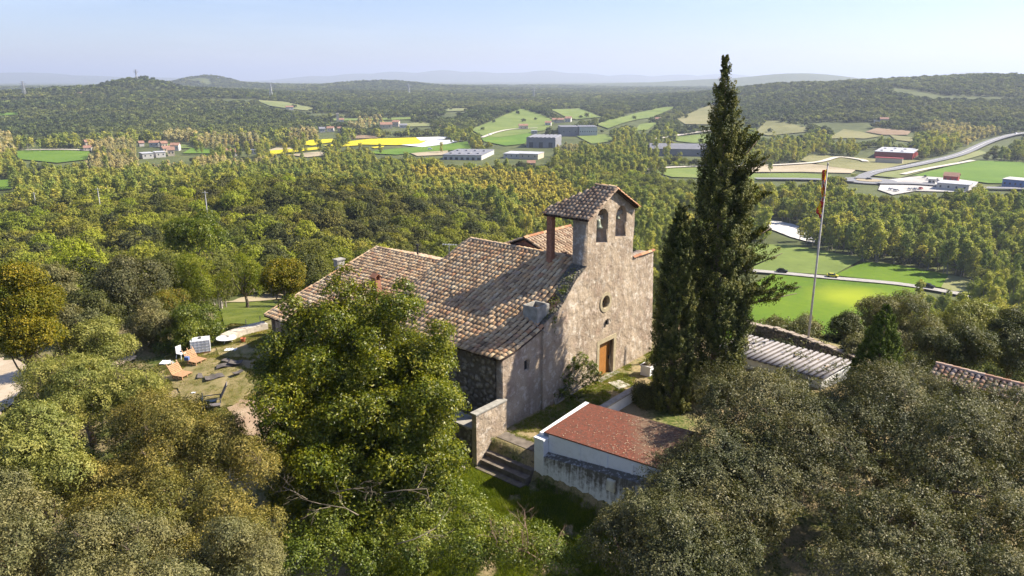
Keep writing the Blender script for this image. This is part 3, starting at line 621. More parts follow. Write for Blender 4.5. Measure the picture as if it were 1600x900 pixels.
for i, (x0, y0, x1, y1, Y, mat, nm, lab, cat, leaf, n) in enumerate(MID):
    airy = nm == 'spring_tree'
    box_tree(x0, y0, x1, y1, Y, mat, nm, lab, cat, 200+i, n=n*3, leaf=leaf*1.05, per=8, tuft=.28, nl=22, gap=.5 if airy else .33, limbs=10, trunk=.16, keep=.25)
# shrub by the church front with bare stems
def facade_shrub():
    rng = RS(77); base = at_z(868, 632, 0); t = thing('oleander_shrub', 'leggy shrub with bare stems against the church front', 'shrub', base)
    C = []; R = []; mb = MB()
    for x, y, Y in ((860,600,44),(875,585,44.3),(893,572,44.6),(910,576,45),(925,575,45),(915,598,44.5),(888,600,44),(868,615,43.5),(930,590,45),(900,622,44.2),(852,590,44),(905,562,45),(880,618,43.6)):
        c = at_y(x, y, Y); C.append(c); R.append(rng.uniform(.35, .6)); mb.tube([base, base+(c-base)*.5+rng.normal(size=3)*.1, c], [.05, .035, .012], 6); twigs(mb, rng, base+(c-base)*.6, c-base, .9, .018, 2)
    p, nn, r = lobe_shell(rng, C, R, 5200, 1., .12, 7, gap=.3, shell=(.5, 1.2))
    put('foliage', leaves('foliage', p, nn, .13, rng, r, .4), LEAF['bramble'], t); put('stems', mb.mesh('stems', True), M_greybark, t)
facade_shrub()
# bramble thicket and undergrowth (nobody could count it)
def thicket():
    rng = RS(88); poly = [(440,800),(520,780),(600,790),(640,770),(700,745),(742,760),(760,800),(850,815),(925,850),(950,905),(420,905)]
    C, R = lobes_px(rng, poly, 95, (16, 40), ylin(745, 32.0, 900, 26.0), .5)
    poly2 = [(560,700),(640,660),(705,690),(735,730),(720,800),(640,820),(560,800),(520,760)]
    C2, R2 = lobes_px(rng, poly2, 40, (14, 34), ylin(660, 33.2, 820, 29.5), .5); C = np.concatenate([C, C2]); R = np.concatenate([R, R2])
    p, nn, r = lobe_shell(rng, C, R, 90000, .8, .2, 8, gap=.38, keep=.15)
    tag(put('bramble_thicket', leaves('bramble_thicket', p, nn, .105, rng, r, .6), LEAF['bramble']), 'bright green bramble thicket along the bottom edge', 'brambles', kind='stuff')
    mb = MB()
    for x, y, Y, d_, ln in ((560,805,27.5,(-.9,.1,.35),1.5),(520,770,29,(.9,-.2,.2),1.6),(600,770,28.5,(1,0,.15),1.7),(620,850,26.5,(1,.1,.2),1.5),(480,780,29,(-.8,-.1,.5),1.2)):
        twigs(mb, rng, at_y(x, y, Y), d_, ln, .03, 3)
    tag(put('dead_branches', mb.mesh('dead_branches', True), plain('dead_wood', (.22, .18, .13), .95)), 'bare grey dead branches poking out of the brambles', 'dead branches', kind='stuff')
    mb = MB()
    for i in range(9): twigs(mb, rng, at_y(rng.uniform(770, 860), rng.uniform(850, 900), 27), (rng.normal()*.7, -.2, 1), 1.2, .022, 3)
    tag(put('dry_twigs', mb.mesh('dry_twigs', True), plain('dry_twig', (.3, .2, .14), .95)), 'tangle of leafless reddish twigs at the bottom edge', 'twigs', kind='stuff')
thicket()

# ------------------------------------------------------------------ forest: individual trees near, uncounted mass beyond
def wood_tree_mesh(name, seed, R, H_, n, leaf, mat, kind='round'):
    rng = RS(seed)
    if kind == 'poplar':
        C = []; Rl = []
        for i in range(9):
            h = rng.uniform(.3, .95); a = rng.uniform(0, 6.3); o = R*.45*(1-abs(h-.6)); C.append((o*math.cos(a), o*math.sin(a), H_*h)); Rl.append(R*rng.uniform(.35, .6)*(1.15-h*.6))
        p, nn, r = lobe_shell(rng, C, Rl, n, 2.0, leaf*.9, 5, gap=.34, keep=.5, shell=(.5, 1.1))
    else:
        C, Rl = crown_lobes(rng, (R, R, H_*.42), 14, (.32, .55)); C = C+np.array([0, 0, H_*.58]); p, nn, r = lobe_shell(rng, C, Rl, n, .85, leaf*.8, 5, gap=.3, keep=.3)
    me = leaves(name, p, nn, leaf, rng, r, .7)
    mb = MB(); mb.tube([(0, 0, -.5), (.1, 0, H_*.35), (0, .1, H_*(.9 if kind == 'poplar' else .6))], [R*.07, R*.055, .03], 5)
    if kind == 'bare':
        for i in range(10): twigs(mb, rng, (0, 0, H_*rng.uniform(.3, .6)), (rng.normal(), rng.normal(), 1), H_*.22, .07, 2)
    tv = np.array(mb.v, np.float32); nv = len(me.vertices)
    bm = bmesh.new(); bm.from_mesh(me); lay = bm.faces.layers.float.get('rnd')
    vs_ = [bm.verts.new(v) for v in mb.v]
    for f in mb.f:
        q = bm.faces.new([vs_[i] for i in f]); q.material_index = 1
    bm.to_mesh(me); bm.free(); me.materials.append(mat); me.materials.append(M_greybark); return me
tint_mix = [(0, (.58, .68, .66)), (.25, (.78, .86, .8)), (.5, (1.0, 1.0, .85)), (.72, (1.2, 1.22, .8)), (.88, (1.35, 1.5, .75)), (1, (1.3, 1.2, .9))]
tint_soft = [(0, (.75, .8, .85)), (.5, (1, 1, 1)), (1, (1.25, 1.2, 1.05))]
FL = dict(
  mixed=foliage('wood_leaves', [(.15, .15, .04), (.21, .20, .056), (.28, .26, .078)], .22, .7, True, .03, .1, tint_mix),
  dark=foliage('dark_wood_leaves', [(.075, .08, .032), (.115, .118, .045), (.17, .165, .065)], .16, .7, True, .03, .1, [(0, (.55, .65, .7)), (.5, (.95, .95, .9)), (.8, (1.3, 1.25, .9)), (.93, (1.8, 2., .9)), (1, (1.3, 1.15, 1.))]),
  spring=foliage('spring_wood_leaves', [(.19, .20, .05), (.27, .275, .066), (.36, .345, .095)], .26, .7, True, .03, .1, [(0, (.5, .55, .5)), (.3, (.85, .85, .75)), (.6, (1.1, 1.1, .8)), (.85, (1.1, 1.25, .6)), (1, (1.1, .9, .8))]),
  poplar=foliage('poplar_leaves', [(.24, .25, .07), (.33, .33, .092), (.42, .40, .125)], .24, .7, True, .03, .1, [(0, (.62, .75, .65)), (.35, (.85, .93, .75)), (.7, (1.1, 1.1, .8)), (1, (1.25, 1.15, .9))]),
  gold=foliage('golden_poplar_leaves', [(.34, .30, .06), (.43, .38, .08), (.5, .44, .11)], .2, .7, True, .03, .1, tint_soft),
  tan=foliage('tan_budding_twigs', [(.33, .29, .15), (.42, .365, .19), (.5, .44, .24)], .2, .8, True, .03, .05, tint_soft),
)
FL['fardark'] = foliage('far_dark_wood_leaves', [(.08, .095, .045), (.115, .13, .058), (.16, .17, .075)], .2, .7, True, .004, .1, [(0, (.5, .6, .7)), (.5, (.9, .95, .95)), (.8, (1.15, 1.15, .95)), (.95, (1.5, 1.6, .95)), (1, (1.4, 1.2, 1.1))])
FL['farmixed'] = foliage('far_wood_leaves', [(.12, .14, .055), (.16, .18, .068), (.21, .22, .085)], .2, .7, True, .004, .1, tint_soft)
FL['farspring'] = foliage('far_spring_leaves', [(.16, .19, .065), (.21, .24, .08), (.27, .29, .10)], .2, .7, True, .004, .1, tint_soft)
MESH = {}
for k, (R_, H_, kind) in dict(mixed=(4, 7.5, 'round'), dark=(3.8, 7.5, 'round'), spring=(3.8, 8, 'round'), poplar=(3.4, 14, 'poplar'), gold=(2.1, 11, 'poplar'), tan=(2.6, 11, 'poplar')).items():
    MESH[k, 'close'] = [wood_tree_mesh(k+'_tree', 500+i, R_, H_*(.9+.1*i), 12000, .2, FL[k], kind) for i in range(4)]
    MESH[k, 'near'] = [wood_tree_mesh(k+'_tree', 600+i, R_, H_*(.9+.1*i), 3000, .42, FL[k], kind) for i in range(4)]
    MESH[k, 'mid'] = [wood_tree_mesh(k+'_tree', 700+i, R_, H_*(.9+.1*i), 800, .8, FL[k], kind) for i in range(3)]
    MESH[k, 'far'] = [wood_tree_mesh(k+'_tree', 800+i, R_, H_*(.9+.1*i), 190, 1.7, FL['far'+k] if 'far'+k in FL else FL[k], kind) for i in range(3)]
def zone(px, py, X, Y, rng):
    """which sort of tree grows where"""
    z = np.full(px.shape, 'mixed', dtype='<U8'); r = rng.uniform(size=px.shape); dist = np.hypot(X, Y); n1 = fbm(X/60., Y/60., 21)
    hh = height(X, Y)
    spur = (dist < 420) & (hh > -50)
    z[spur & (r < .22+.5*sstep(.5, .62, n1))] = 'dark'; z[spur & (px < 420) & (r > .55)] = 'spring'
    z[spur & (px > 420) & (py < 400) & (r < .62)] = 'dark'; z[spur & (px > 420) & (r > .9)] = 'spring'
    val = (hh <= -50) & (dist < 1000) | (dist > 420) & (dist < 800)
    z[val] = 'poplar'; z[val & (r < .3)] = 'spring'; z[val & (r > .86)] = 'dark'; z[val & (n1 < .4) & (r > .5)] = 'mixed'
    far = (dist >= 1000) | (hh > -46) & (dist > 780)
    z[far] = 'dark'; z[far & (r < .14+.5*sstep(.52, .68, fbm(X/230., Y/230., 44)))] = 'mixed'; z[far & (r < .08)] = 'spring'
    for kk, polys in dict(gold=[[(640,284),(700,282),(760,285),(830,292),(880,303),(905,325),(880,345),(840,352),(770,330),(720,318),(690,303),(650,296)],[(800,352),(860,342),(905,350),(905,372),(820,372)],[(395,262),(455,264),(450,271),(400,270)]],
                          tan=[[(-20,216),(18,217),(24,240),(10,262),(-20,262)],[(132,262),(220,258),(310,262),(400,262),(440,268),(440,276),(310,278),(140,276)],[(138,233),(180,231),(238,232),(246,240),(225,252),(140,255)],[(305,224),(350,221),(412,222),(412,240),(330,246),(312,240)],
                               [(258,213),(300,211),(312,225),(262,228)],[(540,200),(560,190),(600,186),(600,197),(560,211)],[(450,215),(520,208),(530,222),(452,230)],[(850,238),(865,225),(895,222),(905,245),(895,258),(860,255)],[(1430,205),(1480,200),(1570,214),(1540,228),(1500,232)],[(45,225),(68,225),(68,236),(48,236)]],
                          spring=[[(930,285),(990,280),(1100,300),(1100,330),(950,330)],[(400,225),(420,210),(430,240)]]).items():
        for p_ in polys: z[in_poly(p_, px, py)] = kk
    return z
SCALEZ = dict(mixed=1, dark=1, spring=1, poplar=1, gold=1, tan=1)
def clear(px, py, X, Y, Z, H_):
    """keep trees out of open land, roads and what the photo shows unobstructed"""
    ok = np.ones(X.shape, bool); lone = RS(4).uniform(size=X.shape)
    dd_ = np.hypot(X, Y); wd_ = (3.4*(1+np.maximum(0, (np.minimum(dd_*.0082, 4.4+dd_*.003)-6.6)/7.2)))*np.where(dd_ > 450, 1, 0)
    for fr, ox in ((0., 0), (.5, -.8), (.5, .8), (.85, 0), (1.05, 0)):
        qx, qy, _ = proj(X+wd_*ox, Y, Z+H_*fr)
        for P_ in FPX:
            lo = P_.min(0); hi = P_.max(0); m = (qx > lo[0]) & (qx < hi[0]) & (qy > lo[1]) & (qy < hi[1])
            if m.any(): ok &= ~(m & in_poly(P_, qx, qy) & ((dd_ < 700) | (lone > .006)))
        for P_ in KEEPCLEAR:
            ok &= ~in_poly(P_, qx, qy)
    for line, rad_ in ROADS:
        m = ok & (np.abs(X-line[:, 0].mean()) < np.ptp(line[:, 0])/2+40) & (np.abs(Y-line[:, 1].mean()) < np.ptp(line[:, 1])/2+40)
        idx = np.where(m)[0]
        if len(idx):
            d2 = ((X[idx, None]-line[None, ::2, 0])**2+(Y[idx, None]-line[None, ::2, 1])**2).min(1); ok[idx[d2 < rad_**2]] = False
    return ok
KEEPCLEAR = [[(1335,262),(1380,268),(1400,262),(1450,252),(1500,240),(1545,222),(1600,206),(1600,216),(1550,230),(1500,247),(1420,270),(1380,282),(1380,305),(1340,296),(1320,288)],
 [(685,240),(780,236),(860,212),(935,200),(940,214),(870,226),(860,250),(800,252),(690,256)], [(1020,238),(1110,232),(1112,242),(1030,244)],[(1340,236),(1425,236),(1440,252),(1345,252)],
 [(948,211),(1010,222),(1112,205),(1112,210),(1010,225)],[(340,474),(405,460),(470,470),(420,520),(250,560),(250,640),(330,660),(440,640),(470,520)],[(870,192),(900,187),(900,196),(850,200)],[(218,240),(240,236),(300,240),(280,249),(222,250)],
 [(215,224),(300,224),(300,251),(215,252)],[(128,227),(146,227),(146,234),(128,234)],[(496,203),(532,202),(532,208),(496,208)],[(595,196),(635,194),(636,204),(596,204)],[(35,236),(142,234),(142,240)],[(1540,284),(1600,284),(1600,298),(1540,298)],[(350,238),(400,236),(402,245),(352,246)]]
ROADS = [(R_field, 5), (R_main, 13)]
ROWS = [[(640,284),(700,282),(760,285),(830,292),(880,303),(905,325),(880,345),(840,352),(770,330),(720,318),(690,303),(650,296)],[(800,352),(860,342),(905,350),(905,372),(820,372)],[(395,262),(455,264),(450,271),(400,270)],
 [(-20,216),(18,217),(24,240),(10,262),(-20,262)],[(132,262),(220,258),(310,262),(400,262),(440,268),(440,276),(310,278),(140,276)],[(138,233),(180,231),(238,232),(246,240),(225,252),(140,255)],[(305,224),(350,221),(412,222),(412,240),(330,246),(312,240)],
 [(258,213),(300,211),(312,225),(262,228)],[(540,200),(560,190),(600,186),(600,197),(560,211)],[(450,215),(520,208),(530,222),(452,230)],[(850,238),(865,225),(895,222),(905,245),(895,258),(860,255)],[(1430,205),(1480,200),(1570,214),(1540,228),(1500,232)]]
def scatter():
    rng = RS(9); XS, YS, ZS, KS, DS = [], [], [], [], []
    rings = [60]
    while rings[-1] < 5200: rings.append(rings[-1]+max(4.2, min(rings[-1]*.0068, 4.0+rings[-1]*.0026)))
    for r in rings:
        s = max(4.5, min(r*.0082, 4.4+r*.0030)); na = int(1.5*r/s); a = rad(90)+(np.arange(na)+.5+rng.uniform(-.45, .45, na))/na*1.5-.75; rr = r+rng.uniform(-.5, .5, na)*s
        XS.append(rr*np.cos(a)); YS.append(rr*np.sin(a))
    keepn = 0
    for poly in ROWS:
        W_ = np.array([ground(a, b)[:2] for a, b in poly]); lo = W_.min(0); hi = W_.max(0); dd_ = np.hypot(*W_.mean(0)); sx = max(3.6, dd_*.0075); sy = max(3.0, dd_*.006)
        gx, gy = np.meshgrid(np.arange(-1, 1, sx/max(hi-lo)), np.arange(-1, 1, sy/max(hi-lo))); a_ = .35; g = np.stack([gx.ravel()*math.cos(a_)-gy.ravel()*math.sin(a_), gx.ravel()*math.sin(a_)+gy.ravel()*math.cos(a_)], 1)*max(hi-lo)+(lo+hi)/2
        g = g[in_poly(W_, g[:, 0], g[:, 1])]+rng.normal(size=(1, 2))*.2; g = g+rng.normal(size=g.shape)*.35; XS.append(g[:, 0]); YS.append(g[:, 1]); keepn += len(g)
    X = np.concatenate(XS); Y = np.concatenate(YS); Z = height(X, Y); px, py, zc = proj(X, Y, Z); isrow = np.arange(len(X)) >= len(X)-keepn
    dist = np.hypot(X, Y); z = zone(px, py, X, Y, rng)
    u, w_ = loc_of(X, Y)
    H_ = np.select([z == 'poplar', z == 'gold', z == 'tan'], [14., 11., 11.], 7.5)
    ok = clear(px, py, X, Y, Z, H_) & (px > -180) & (px < 1780)
    ok &= ~((dist > 1000) & (fbm(X/170., Y/170., 61, 2) < .27))
    ok &= isrow | ~((z == 'gold') | (z == 'tan'))
    ok &= ~((u > -6) & (u < 30) & (w_ > -14) & (w_ < 26)) & ~((X > 14) & (dist < 78) & (Y < 75)) & ~((dist < 74) & (X > -14)) & ~(dist < 92) & ~((X > 20) & (X < 110) & (dist < 200) & (rng.uniform(size=X.shape) < .55))
    # thin and regular rows for the poplar plantations are dense
    ok &= (rng.uniform(size=X.shape) < np.where(dist < 400, .93, .9)) | (z == 'gold')
    # nothing that would stand across the near valley fields
    X, Y, Z, z, dist, px, py, H_ = [q[ok] for q in (X, Y, Z, z, dist, px, py, H_)]
    return X, Y, Z, z, dist, px, py, rng
def gn_scatter(name, X, Y, Z, S, meshes, rng, label, cat):
    """uncounted mass: one object whose points carry trees through geometry nodes"""
    me = bpy.data.meshes.new(name); n = len(X); me.vertices.add(n); me.vertices.foreach_set('co', np.stack([X, Y, Z], 1).astype(np.float32).ravel())
    a = me.attributes.new('sc', 'FLOAT_VECTOR', 'POINT'); a.data.foreach_set('vector', S.astype(np.float32).ravel())
    a = me.attributes.new('rot', 'FLOAT_VECTOR', 'POINT'); a.data.foreach_set('vector', np.stack([rng.normal(size=n)*.05, rng.normal(size=n)*.05, rng.uniform(0, 6.28, n)], 1).astype(np.float32).ravel())
    a = me.attributes.new('idx', 'INT', 'POINT'); a.data.foreach_set('value', rng.randint(0, len(meshes), n).astype(np.int32))
    me.update(); o = bpy.data.objects.new(name, me); COL.objects.link(o); tag(o, label, cat, kind='stuff')
    g = bpy.data.node_groups.new(name, 'GeometryNodeTree'); g.interface.new_socket('Geometry', in_out='INPUT', socket_type='NodeSocketGeometry'); g.interface.new_socket('Geometry', in_out='OUTPUT', socket_type='NodeSocketGeometry')
    N_ = g.nodes; gi = N_.new('NodeGroupInput'); go = N_.new('NodeGroupOutput'); ip = N_.new('GeometryNodeInstanceOnPoints'); gtin = N_.new('GeometryNodeGeometryToInstance')
    for m in reversed(meshes):
        src = bpy.data.objects.get('src_'+m.name) or bpy.data.objects.new('src_'+m.name, m); oi = N_.new('GeometryNodeObjectInfo'); oi.inputs[0].default_value = src; oi.inputs['As Instance'].default_value = True
        g.links.new(oi.outputs['Geometry'], gtin.inputs[0])
    def at(nm, typ):
        q = N_.new('GeometryNodeInputNamedAttribute'); q.data_type = typ; q.inputs[0].default_value = nm; return q.outputs[0]
    g.links.new(gi.outputs[0], ip.inputs['Points']); g.links.new(gtin.outputs[0], ip.inputs['Instance']); ip.inputs['Pick Instance'].default_value = True
    g.links.new(at('idx', 'INT'), ip.inputs['Instance Index']); g.links.new(at('rot', 'FLOAT_VECTOR'), ip.inputs['Rotation']); g.links.new(at('sc', 'FLOAT_VECTOR'), ip.inputs['Scale'])
    g.links.new(ip.outputs[0], go.inputs[0]); md = o.modifiers.new('trees', 'NODES'); md.node_group = g
    return o
FLAB = dict(mixed=('holm_oak', 'rounded olive-green oak in the wood on the slope beyond the farmhouse', 'oak', 'oaks in the hillside wood'),
            dark=('dark_oak', 'dark green rounded oak in the wood on the slope beyond the farmhouse', 'oak', 'dark oaks in the hillside wood'),
            spring=('spring_tree', 'fresh yellow-green tree among the oaks and poplars below the church', 'tree', 'fresh green trees below the church'),
            poplar=('poplar', 'tall yellow-green poplar in the valley below the church', 'poplar', 'poplars along the river'),
            gold=('poplar', 'slim golden poplar in the planted rows below the hill', 'poplar', 'golden planted poplars'),
            tan=('poplar', 'tan budding poplar still without leaves in the valley', 'poplar', 'tan budding poplars'))
def forest():
    X, Y, Z, z, dist, px, py, rng = scatter()
    order = np.argsort(dist); cnt = {k: 0 for k in FLAB}; lim = dict(mixed=230, dark=230, spring=170, poplar=150, gold=60, tan=60); ind = np.zeros(len(X), bool)
    vis = (px > -20) & (px < 1620)
    for i in order:
        k = z[i]
        if vis[i] and cnt[k] < lim[k] and dist[i] < 420: ind[i] = True; cnt[k] += 1
    for i in np.where(ind)[0]:
        k = z[i]; nm, lab, cat, grp = FLAB[k]; o = bpy.data.objects.new(nm, MESH[k, 'close' if dist[i] < 150 else 'near'][rng.randint(4)]); COL.objects.link(o)
        s = rng.uniform(.55, 1.1) if k not in ('poplar', 'gold', 'tan') else rng.uniform(.75, 1.1)
        if dist[i] < 150 and k in ('poplar', 'tan'): s *= .6
        o.location = (X[i], Y[i], Z[i]); o.scale = (s*rng.uniform(.9, 1.1), s*rng.uniform(.9, 1.1), s*rng.uniform(.85, 1.15)); o.rotation_euler = (rng.normal()*.05, rng.normal()*.05, rng.uniform(0, 6.28)); side = ['at the left side of the slope', 'above the white water tank', 'beyond the farmhouse roof', 'behind the chapel ridge', 'between the bell gable and the cypress', 'right of the tall cypress'][int(np.searchsorted([200, 400, 650, 860, 1080], px[i]))]; far_ = 'in the nearest rows' if dist[i] < 150 else 'in the middle rows' if dist[i] < 260 else 'in the farthest rows'
        hd = {'mixed': 'rounded olive-green oak', 'dark': 'dark green rounded oak', 'spring': 'fresh yellow-green tree', 'poplar': 'tall yellow-green poplar', 'gold': 'slim golden poplar', 'tan': 'tan budding poplar'}[k]
        tag(o, hd+' '+side+', '+far_, cat, grp+' '+side+', '+far_)
    for k in FLAB:
        for lod, a, b in (('near', 0, 330), ('mid', 330, 900), ('far', 900, 9999)):
            m = (z == k) & ~ind & (dist >= a) & (dist < b)
            if m.sum() == 0: continue
            s = rng.uniform(.6, 1.1, m.sum()) if k not in ('poplar', 'gold', 'tan') else rng.uniform(.7, 1.08, m.sum())
            d_ = dist[m]; wid = 1+np.maximum(0, (np.minimum(d_*.0082, 4.4+d_*.003)-6.6)/7.2)
            S = np.stack([s*wid, s*wid, s*(1+(wid-1)*.18)*rng.uniform(.85, 1.15, m.sum())], 1)
            nm = {'near': 'woodland', 'mid': 'valley_woodland', 'far': 'distant_woodland'}[lod]
            gn_scatter(nm, X[m], Y[m], Z[m]-.3, S, MESH[k, lod], rng, {'mixed': 'olive-green', 'dark': 'dark green', 'spring': 'fresh green', 'poplar': 'yellow-green poplar', 'gold': 'golden poplar', 'tan': 'tan budding'}[k]+' '+{'near': 'trees massed on the slope beyond the house', 'mid': 'trees massed across the valley floor', 'far': 'trees covering the far hills and plain'}[lod], 'woodland')
    print('forest', len(X), cnt)
forest()

# ------------------------------------------------------------------ church materials
def plaster(name, base, dark, light, red, sc_=1.):
    q = NT(name); a = q.noise(.55*sc_, 7, .68); b = q.noise(2.2*sc_, 6, .7); c = q.noise(14, 4, .7); s_ = q.n('ShaderNodeMapping'); s_.inputs['Scale'].default_value = (1.6, 1.6, .16); q.l(q.obj(), s_.inputs[0]); st = q.noise(1.3, 5, .6, vec=s_.outputs[0])
    k = q.mix(q.ramp(a, [(.38, 0), (.62, 1)]), base, dark); k = q.mix(q.ramp(b, [(.5, 0), (.66, .95)]), k, light); k = q.mix(q.ramp(st, [(.5, 0), (.72, .55)]), k, dark)
    k = q.mix(q.ramp(q.noise(1.1, 5, .6), [(.58, 0), (.72, .6)]), k, red); k = q.mix(q.ramp(c, [(.35, .3), (.6, 0)]), k, tuple(x*.6 for x in dark))
    m = q.col(k, .95); q.bump(q.math('ADD', q.noise(1.5, 3.5, .55), q.math('MULTIPLY', c, .14)), .9, .19); return m
M_plas = plaster('weathered_plaster', (.45, .36, .265), (.27, .205, .15), (.68, .60, .50), (.40, .27, .20))
M_belf = plaster('belfry_plaster', (.38, .28, .19), (.24, .17, .12), (.47, .37, .27), (.36, .22, .14))
def rubble(name, c1, c2, scale=3.2, bs=1.):
    q = NT(name); v = q.n('ShaderNodeTexVoronoi'); v.inputs['Scale'].default_value = scale; nz_ = q.noise(3, 4); vm = q.n('ShaderNodeVectorMath', operation='ADD'); q.l(q.obj(), vm.inputs[0])
    sc2 = q.n('ShaderNodeVectorMath', operation='SCALE'); nn = q.n('ShaderNodeTexNoise'); nn.inputs['Scale'].default_value = 2.; q.l(q.obj(), nn.inputs[0]); q.l(nn.outputs['Color'], sc2.inputs[0]); sc2.inputs['Scale'].default_value = .35; q.l(sc2.outputs[0], vm.inputs[1]); q.l(vm.outputs[0], v.inputs['Vector'])
    col = q.mix(q.ramp(v.outputs['Color'], [(.2, 0), (.8, 1)]), c1, c2); e = q.ramp(v.outputs['Distance'], [(.25, 1), (.6, 0)])
    col = q.mix(e, (.10, .085, .065), col); m = q.col(q.mix(q.ramp(q.noise(9, 5), [(.4, 0), (.7, .5)]), col, (.16, .14, .11)), .95); q.bump(e, 1., .12*bs); return m
M_rub = rubble('rubble_stone', (.20, .17, .13), (.38, .34, .29)); M_dry = rubble('dry_stone', (.2, .15, .10), (.34, .27, .19), 4.)
M_moss = rubble('mossy_coping', (.13, .12, .09), (.28, .26, .21), 5., .5)
M_frame = plain('sandstone', (.38, .32, .21), .9, 0, .18, 4.); M_wood = plain('varnished_door', (.36, .16, .045), .5, 0, .12, 2.); M_black = plain('iron', (.03, .03, .03), .6, 0, .2)
M_brick = plain('brick', (.30, .14, .09), .95, 0, .35, 8.); M_conc = plain('concrete', (.33, .31, .27), .95, 0, .25, 3.); M_white = plain('white_paint', (.78, .78, .78), .7, 0, .05, 2.)
M_bronze = plain('bronze', (.2, .22, .17), .5, .6, .2)
def tilemat(name, stops, moss=.5):
    q = NT(name); r = q.attr('rnd'); c = q.ramp(r, stops); c = q.mix(q.ramp(q.noise(1.2, 6, .65), [(.5, 0), (.7, moss*.7)]), c, (.27, .20, .135)); c = q.mix(q.ramp(q.noise(26, 3), [(.35, .4), (.6, 0)]), c, (.12, .09, .07)); c = q.mix(q.ramp(q.noise(13, 5, .7), [(.6, 0), (.7, .4)]), c, (.62, .48, .32))
    m = q.col(c, .9); q.bump(q.noise(30, 3), .4, .02); return m
TS = [(0, (.26, .18, .11)), (.1, (.46, .31, .18)), (.3, (.66, .45, .26)), (.5, (.74, .56, .34)), (.66, (.66, .38, .18)), (.8, (.78, .63, .41)), (.92, (.56, .29, .15)), (1, (.56, .42, .29))]
M_tile = tilemat('roof_tiles', TS); M_tileo = tilemat('orange_tiles', [(0, (.35, .15, .08)), (.5, (.5, .24, .12)), (1, (.6, .38, .22))], .2)
M_tilew = tilemat('brown_tiles', [(0, (.24, .16, .11)), (.4, (.40, .29, .2)), (.7, (.50, .39, .28)), (1, (.36, .22, .14))], .5)  # browner tile mix for the rear, back and belfry roofs
M_under = plain('tile_gap_shade', (.05, .032, .025), .95, 0, .4, 5.)  # near-black bed: the shade between the tiles put into its colour

def tiles(name, fn, span, down, mat, parent, seed, pitch=.33, expo=.36, rad_=.135, ln=.44, start=None, end=None, to=L, ridge=None):
    """barrel tiles on a surface. fn(a, s) -> frame coords (p,q,z): a along the eave in span, s metres down the slope in 0..down(a)"""
    rng = RS(seed); V = []; Q = []; Rn = []; nseg = 5; b = 0
    a = span[0]+pitch/2; ths = np.linspace(0, math.pi, nseg+1)
    while a < span[1]:
        s0 = start(a) if start else 0; L_ = end(a) if end else down; k = max(1, int(round((L_-s0)/expo))); ex = (L_-s0)/k
        jig = rng.normal()*.012
        for i in range(k):
            sa = s0+i*ex-.06+rng.normal()*.018; sb = sa+ln*ex/expo; aa = a+jig+rng.normal()*.012
            p0 = to(*fn(aa, sa)); p1 = to(*fn(aa+rng.normal()*.012, sb)); side = to(*fn(aa+.05, sa))-p0; side /= np.linalg.norm(side)+1e-9; dn = p1-p0; dn /= np.linalg.norm(dn); up_ = np.cross(side, dn); up_ *= np.sign(up_[2])
            r0_ = rad_*.86; r1_ = rad_*1.08; lift = rng.uniform(.0, .02)
            for p, r, lf in ((p0, r0_, .0), (p1, r1_, .055+lift)):
                for t in ths: V.append(p+side*r*math.cos(t)+up_*(r*math.sin(t)*.85+lf))
            n_ = nseg+1
            for j in range(nseg): Q.append((b+j, b+j+1, b+n_+j+1, b+n_+j)); 
            Q.append((b+n_, b+n_+1, b+n_+nseg-1, b+n_+nseg)); Q.append((b+n_+1, b+n_+2, b+n_+3, b+n_+nseg-1)) if nseg == 5 else None
            rr = rng.uniform(); Rn += [rr]*(nseg+2); b += 2*n_
        a += pitch
    me = fast_mesh(name, np.array(V), np.array(Q), np.array(Rn)); return put(name, me, mat, parent)
def sheet(name, fn, A_, S_, mat, parent, thick=.07, to=L):
    """solid sheet under the tiles: grid of frame points"""
    na, ns = len(A_), len(S_); top = [to(*fn(a, s)) for a in A_ for s in S_]; bot = [p-np.array([0, 0, thick]) for p in top]; V = top+bot; n_ = na*ns; Q = []
    for i in range(na-1):
        for j in range(ns-1): q = (i*ns+j, i*ns+j+1, (i+1)*ns+j+1, (i+1)*ns+j); Q.append(q); Q.append(tuple(n_+k for k in q[::-1]))
    rim = [i*ns for i in range(na)]+[(na-1)*ns+j for j in range(1, ns)]+[i*ns+ns-1 for i in range(na-2, -1, -1)]+[j for j in range(ns-2, 0, -1)]
    for k in range(len(rim)): a, b = rim[k], rim[(k+1) % len(rim)]; Q.append((a, b, n_+b, n_+a))
    me = fast_mesh(name, np.array(V), np.array(Q)); bm = bmesh.new(); bm.from_mesh(me); bmesh.ops.recalc_face_normals(bm, faces=bm.faces); bm.to_mesh(me); bm.free(); return put(name, me, mat, parent)

